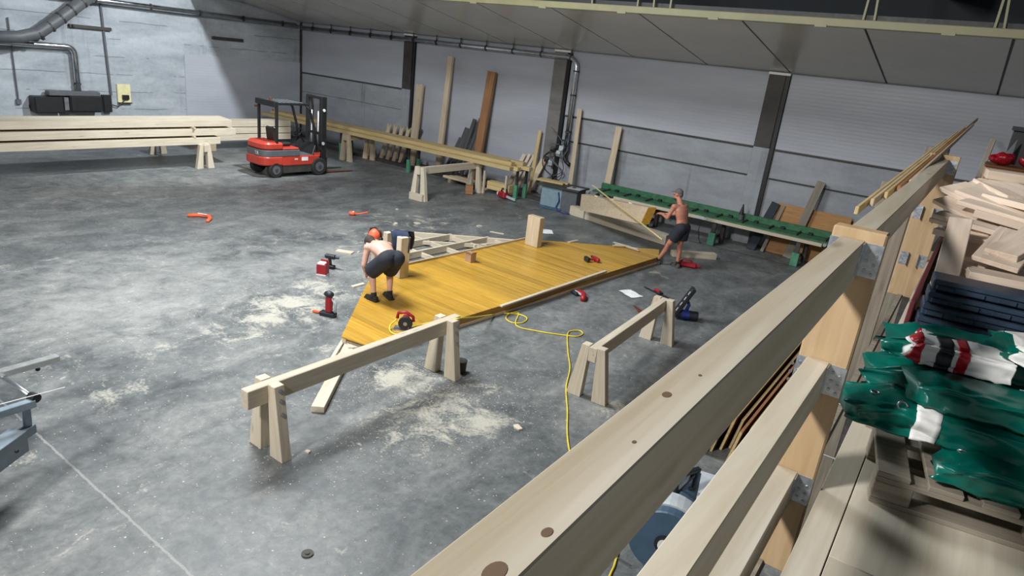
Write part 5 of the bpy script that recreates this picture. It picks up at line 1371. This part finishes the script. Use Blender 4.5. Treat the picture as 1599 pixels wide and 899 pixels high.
# ------------------------------------------------------------------ red sided crate of offcuts
cr2 = thing('offcut_crate', 'dark red crate filled with pale wood offcuts', 'crate', (0, 4.38, MZ))
MB().box(-0.10, -0.075, -0.30, 2.9, 0.0, 0.52).build('side', 'crate_red', cr2, 0.005)
MB().box(-0.075, 1.6, 0.0, 0.03, 0.0, 0.40).build('front', 'crate_red', cr2, 0.005)
MB().box(-0.075, 1.6, 2.85, 2.9, 0.0, 0.52).build('back', 'crate_red', cr2, 0.005)
MB().box(-0.075, 1.6, 0.03, 2.85, 0.10, 0.40).build('inner_floor', 'old_wood', cr2)
for k in range(1, 6): MB().box(-0.05, 1.55, 0.06+0.36*k, 2.8, 0.40+(k-1)*0.072, 0.40+k*0.072).build('inner_step', 'old_wood', cr2)
random.seed(21)
OI = 0
def off(px, py, L, w_, th_, yaw, pit=0.0, roll=0.0, lb=None):
    p = PY(px, py, 4.50+(442-py)/165*1.62)
    global OI
    OI += 1; p = p+(EYE-p).normalized()*(0.035*(OI % 5))
    o = MB().box(-L/2, L/2, -w_/2, w_/2, -th_/2, th_/2).build('wood_offcut', 'offcut', None, 0.003)
    o.location = p; o.rotation_euler = (roll, pit, yaw)
    tag(o, lb or 'pale wood offcut in the jumbled crate heap', 'offcut', None if lb else 'offcuts heaped in the crate')
R_ = math.radians
tag(board('wood_offcut', PY(1474, 446, 4.42), PY(1499, 350, 4.95), 0.125, 0.10, 'offcut', up=(0, -1, 0)), 'thick slanting offcut at the left front corner of crate', 'offcut')
for (px, py, L, w_, th_, yw, pt, rl_) in (
    (1528, 382, 0.46, 0.20, 0.03, 84, -16, 0), (1550, 386, 0.44, 0.04, 0.10, 82, -16, 0), (1574, 388, 0.50, 0.24, 0.03, 78, -16, 4), (1598, 378, 0.50, 0.18, 0.04, 66, -16, 0),
    (1532, 428, 0.42, 0.14, 0.05, 4, 0, 0), (1576, 440, 0.40, 0.13, 0.05, 8, 0, 0), (1555, 462, 0.6, 0.14, 0.06, 3, 0, 0), (1510, 452, .3, .12, .05, 5, 0, 0),
    (1540, 356, 0.60, 0.14, 0.03, -14, 4, 5), (1558, 364, 0.62, 0.10, 0.03, -16, 4, 0), (1520, 330, 0.50, 0.22, 0.03, -42, 10, 18), (1545, 318, 0.66, 0.22, 0.03, -40, 10, 15),
    (1566, 318, 0.60, 0.18, 0.03, -36, 6, 12), (1580, 336, 0.62, 0.16, 0.03, -22, 4, 5), (1590, 304, 0.5, 0.26, 0.03, -30, 8, 18), (1594, 350, 0.5, 0.18, 0.05, -18, 4, 0),
    (1506, 352, 0.4, 0.14, 0.03, -30, 0, 10), (1514, 372, 0.4, 0.10, 0.04, -12, 0, 0), (1598, 320, 0.5, 0.18, 0.04, -45, 0, 0), (1590, 278, 0.40, 0.2, 0.06, 5, 0, 0),
    (1522, 292, 0.35, 0.14, 0.03, 65, -14, 0), (1558, 296, 0.45, 0.12, 0.03, -60, 6, 0)):
    off(px, py, L, w_, th_, R_(yw), R_(pt), R_(rl_))
for k in range(6):
    y_ = 4.62+0.36*k; z_ = (3.04, 3.11, 3.18, 3.26, 3.33, 3.40)[k]
    tag(board('heap_board', (0.0, y_, z_), (1.45, y_+0.05, z_), 0.34, 0.06, 'offcut'), 'long board lying crosswise low in the offcut heap', 'board', 'crosswise boards under the offcut heap')
# ------------------------------------------------------------------ dark clutter behind the crate
bx = thing('cardboard_case', 'large dark brown carton behind the offcut crate', 'box', (0.50, 8.0, MZ))
MB().box(-0.45, 1.3, 0.0, 0.62, 0, 1.03).build('body', 'cardboard', bx, 0.01)
MB().box(-0.46, 1.32, -0.01, 0.63, 1.03, 1.05).build('lid', 'ply_dark', bx, 0.01)
for k, (x_, y_, lb) in enumerate(((0.17, 8.2, 'left shiny red crumpled bag on the dark carton'), (0.42, 8.2, 'right shiny red crumpled bag on the dark carton'))):
    m = MB().ball((0, 0, 0.06), (0.11, 0.10, 0.06), 22, 14)
    for i_, v_ in enumerate(m.v): m.v[i_] = v_*(1+0.25*noise.noise(v_*14+Vector((k*7, 0, 0)))) ; m.v[i_].z = max(m.v[i_].z, 0.0)
    o = m.build('red_bag', 'bag_red'); o.location = (x_, y_, MZ+1.052); tag(o, lb, 'bag')
t = thing('dark_cabinet', 'black tall cabinet standing at the far mezzanine end', 'cabinet', (0.55, 8.72, MZ))
MB().box(-0.35, 1.6, 0.12, 0.44, 0, 1.38).build('body', 'black', t, 0.01)
MB().box(-0.37, 1.62, 0.10, 0.44, 1.38, 1.42).build('top', 'roof_dark', t)
MB().box(-0.02, 0.0, 0.11, 0.13, 0.1, 1.2).build('door_gap', 'fork_grey', t)
o = MB().add([(-0.28, 0, 0), (0.22, 0, 0), (0.22, 0, 0.5), (-0.28, 0.02, 0.05), (-0.28, 0.02, 0), (0.22, 0.02, 0), (0.22, 0.02, 0.5), (-0.28, 0.04, 0.05)], [(0, 1, 2, 3), (7, 6, 5, 4), (0, 4, 5, 1), (1, 5, 6, 2), (2, 6, 7, 3), (3, 7, 4, 0)]).build('grey_sheet', 'fork_grey')
o.location = (0.05, 8.70, MZ+0.0); o.scale = (.9, 1, 2.6); tag(o, 'grey triangular sheet leaning beside the black cabinet', 'sheet')
pl_ = tag(board('leaning_stake', (-0.02, 8.2, MZ), (0.05, 9.0, MZ+1.25), 0.09, 0.05, 'old_wood', up=(1, 0, 0)), 'dark rough stake leaning at the far mezzanine corner', 'stake')
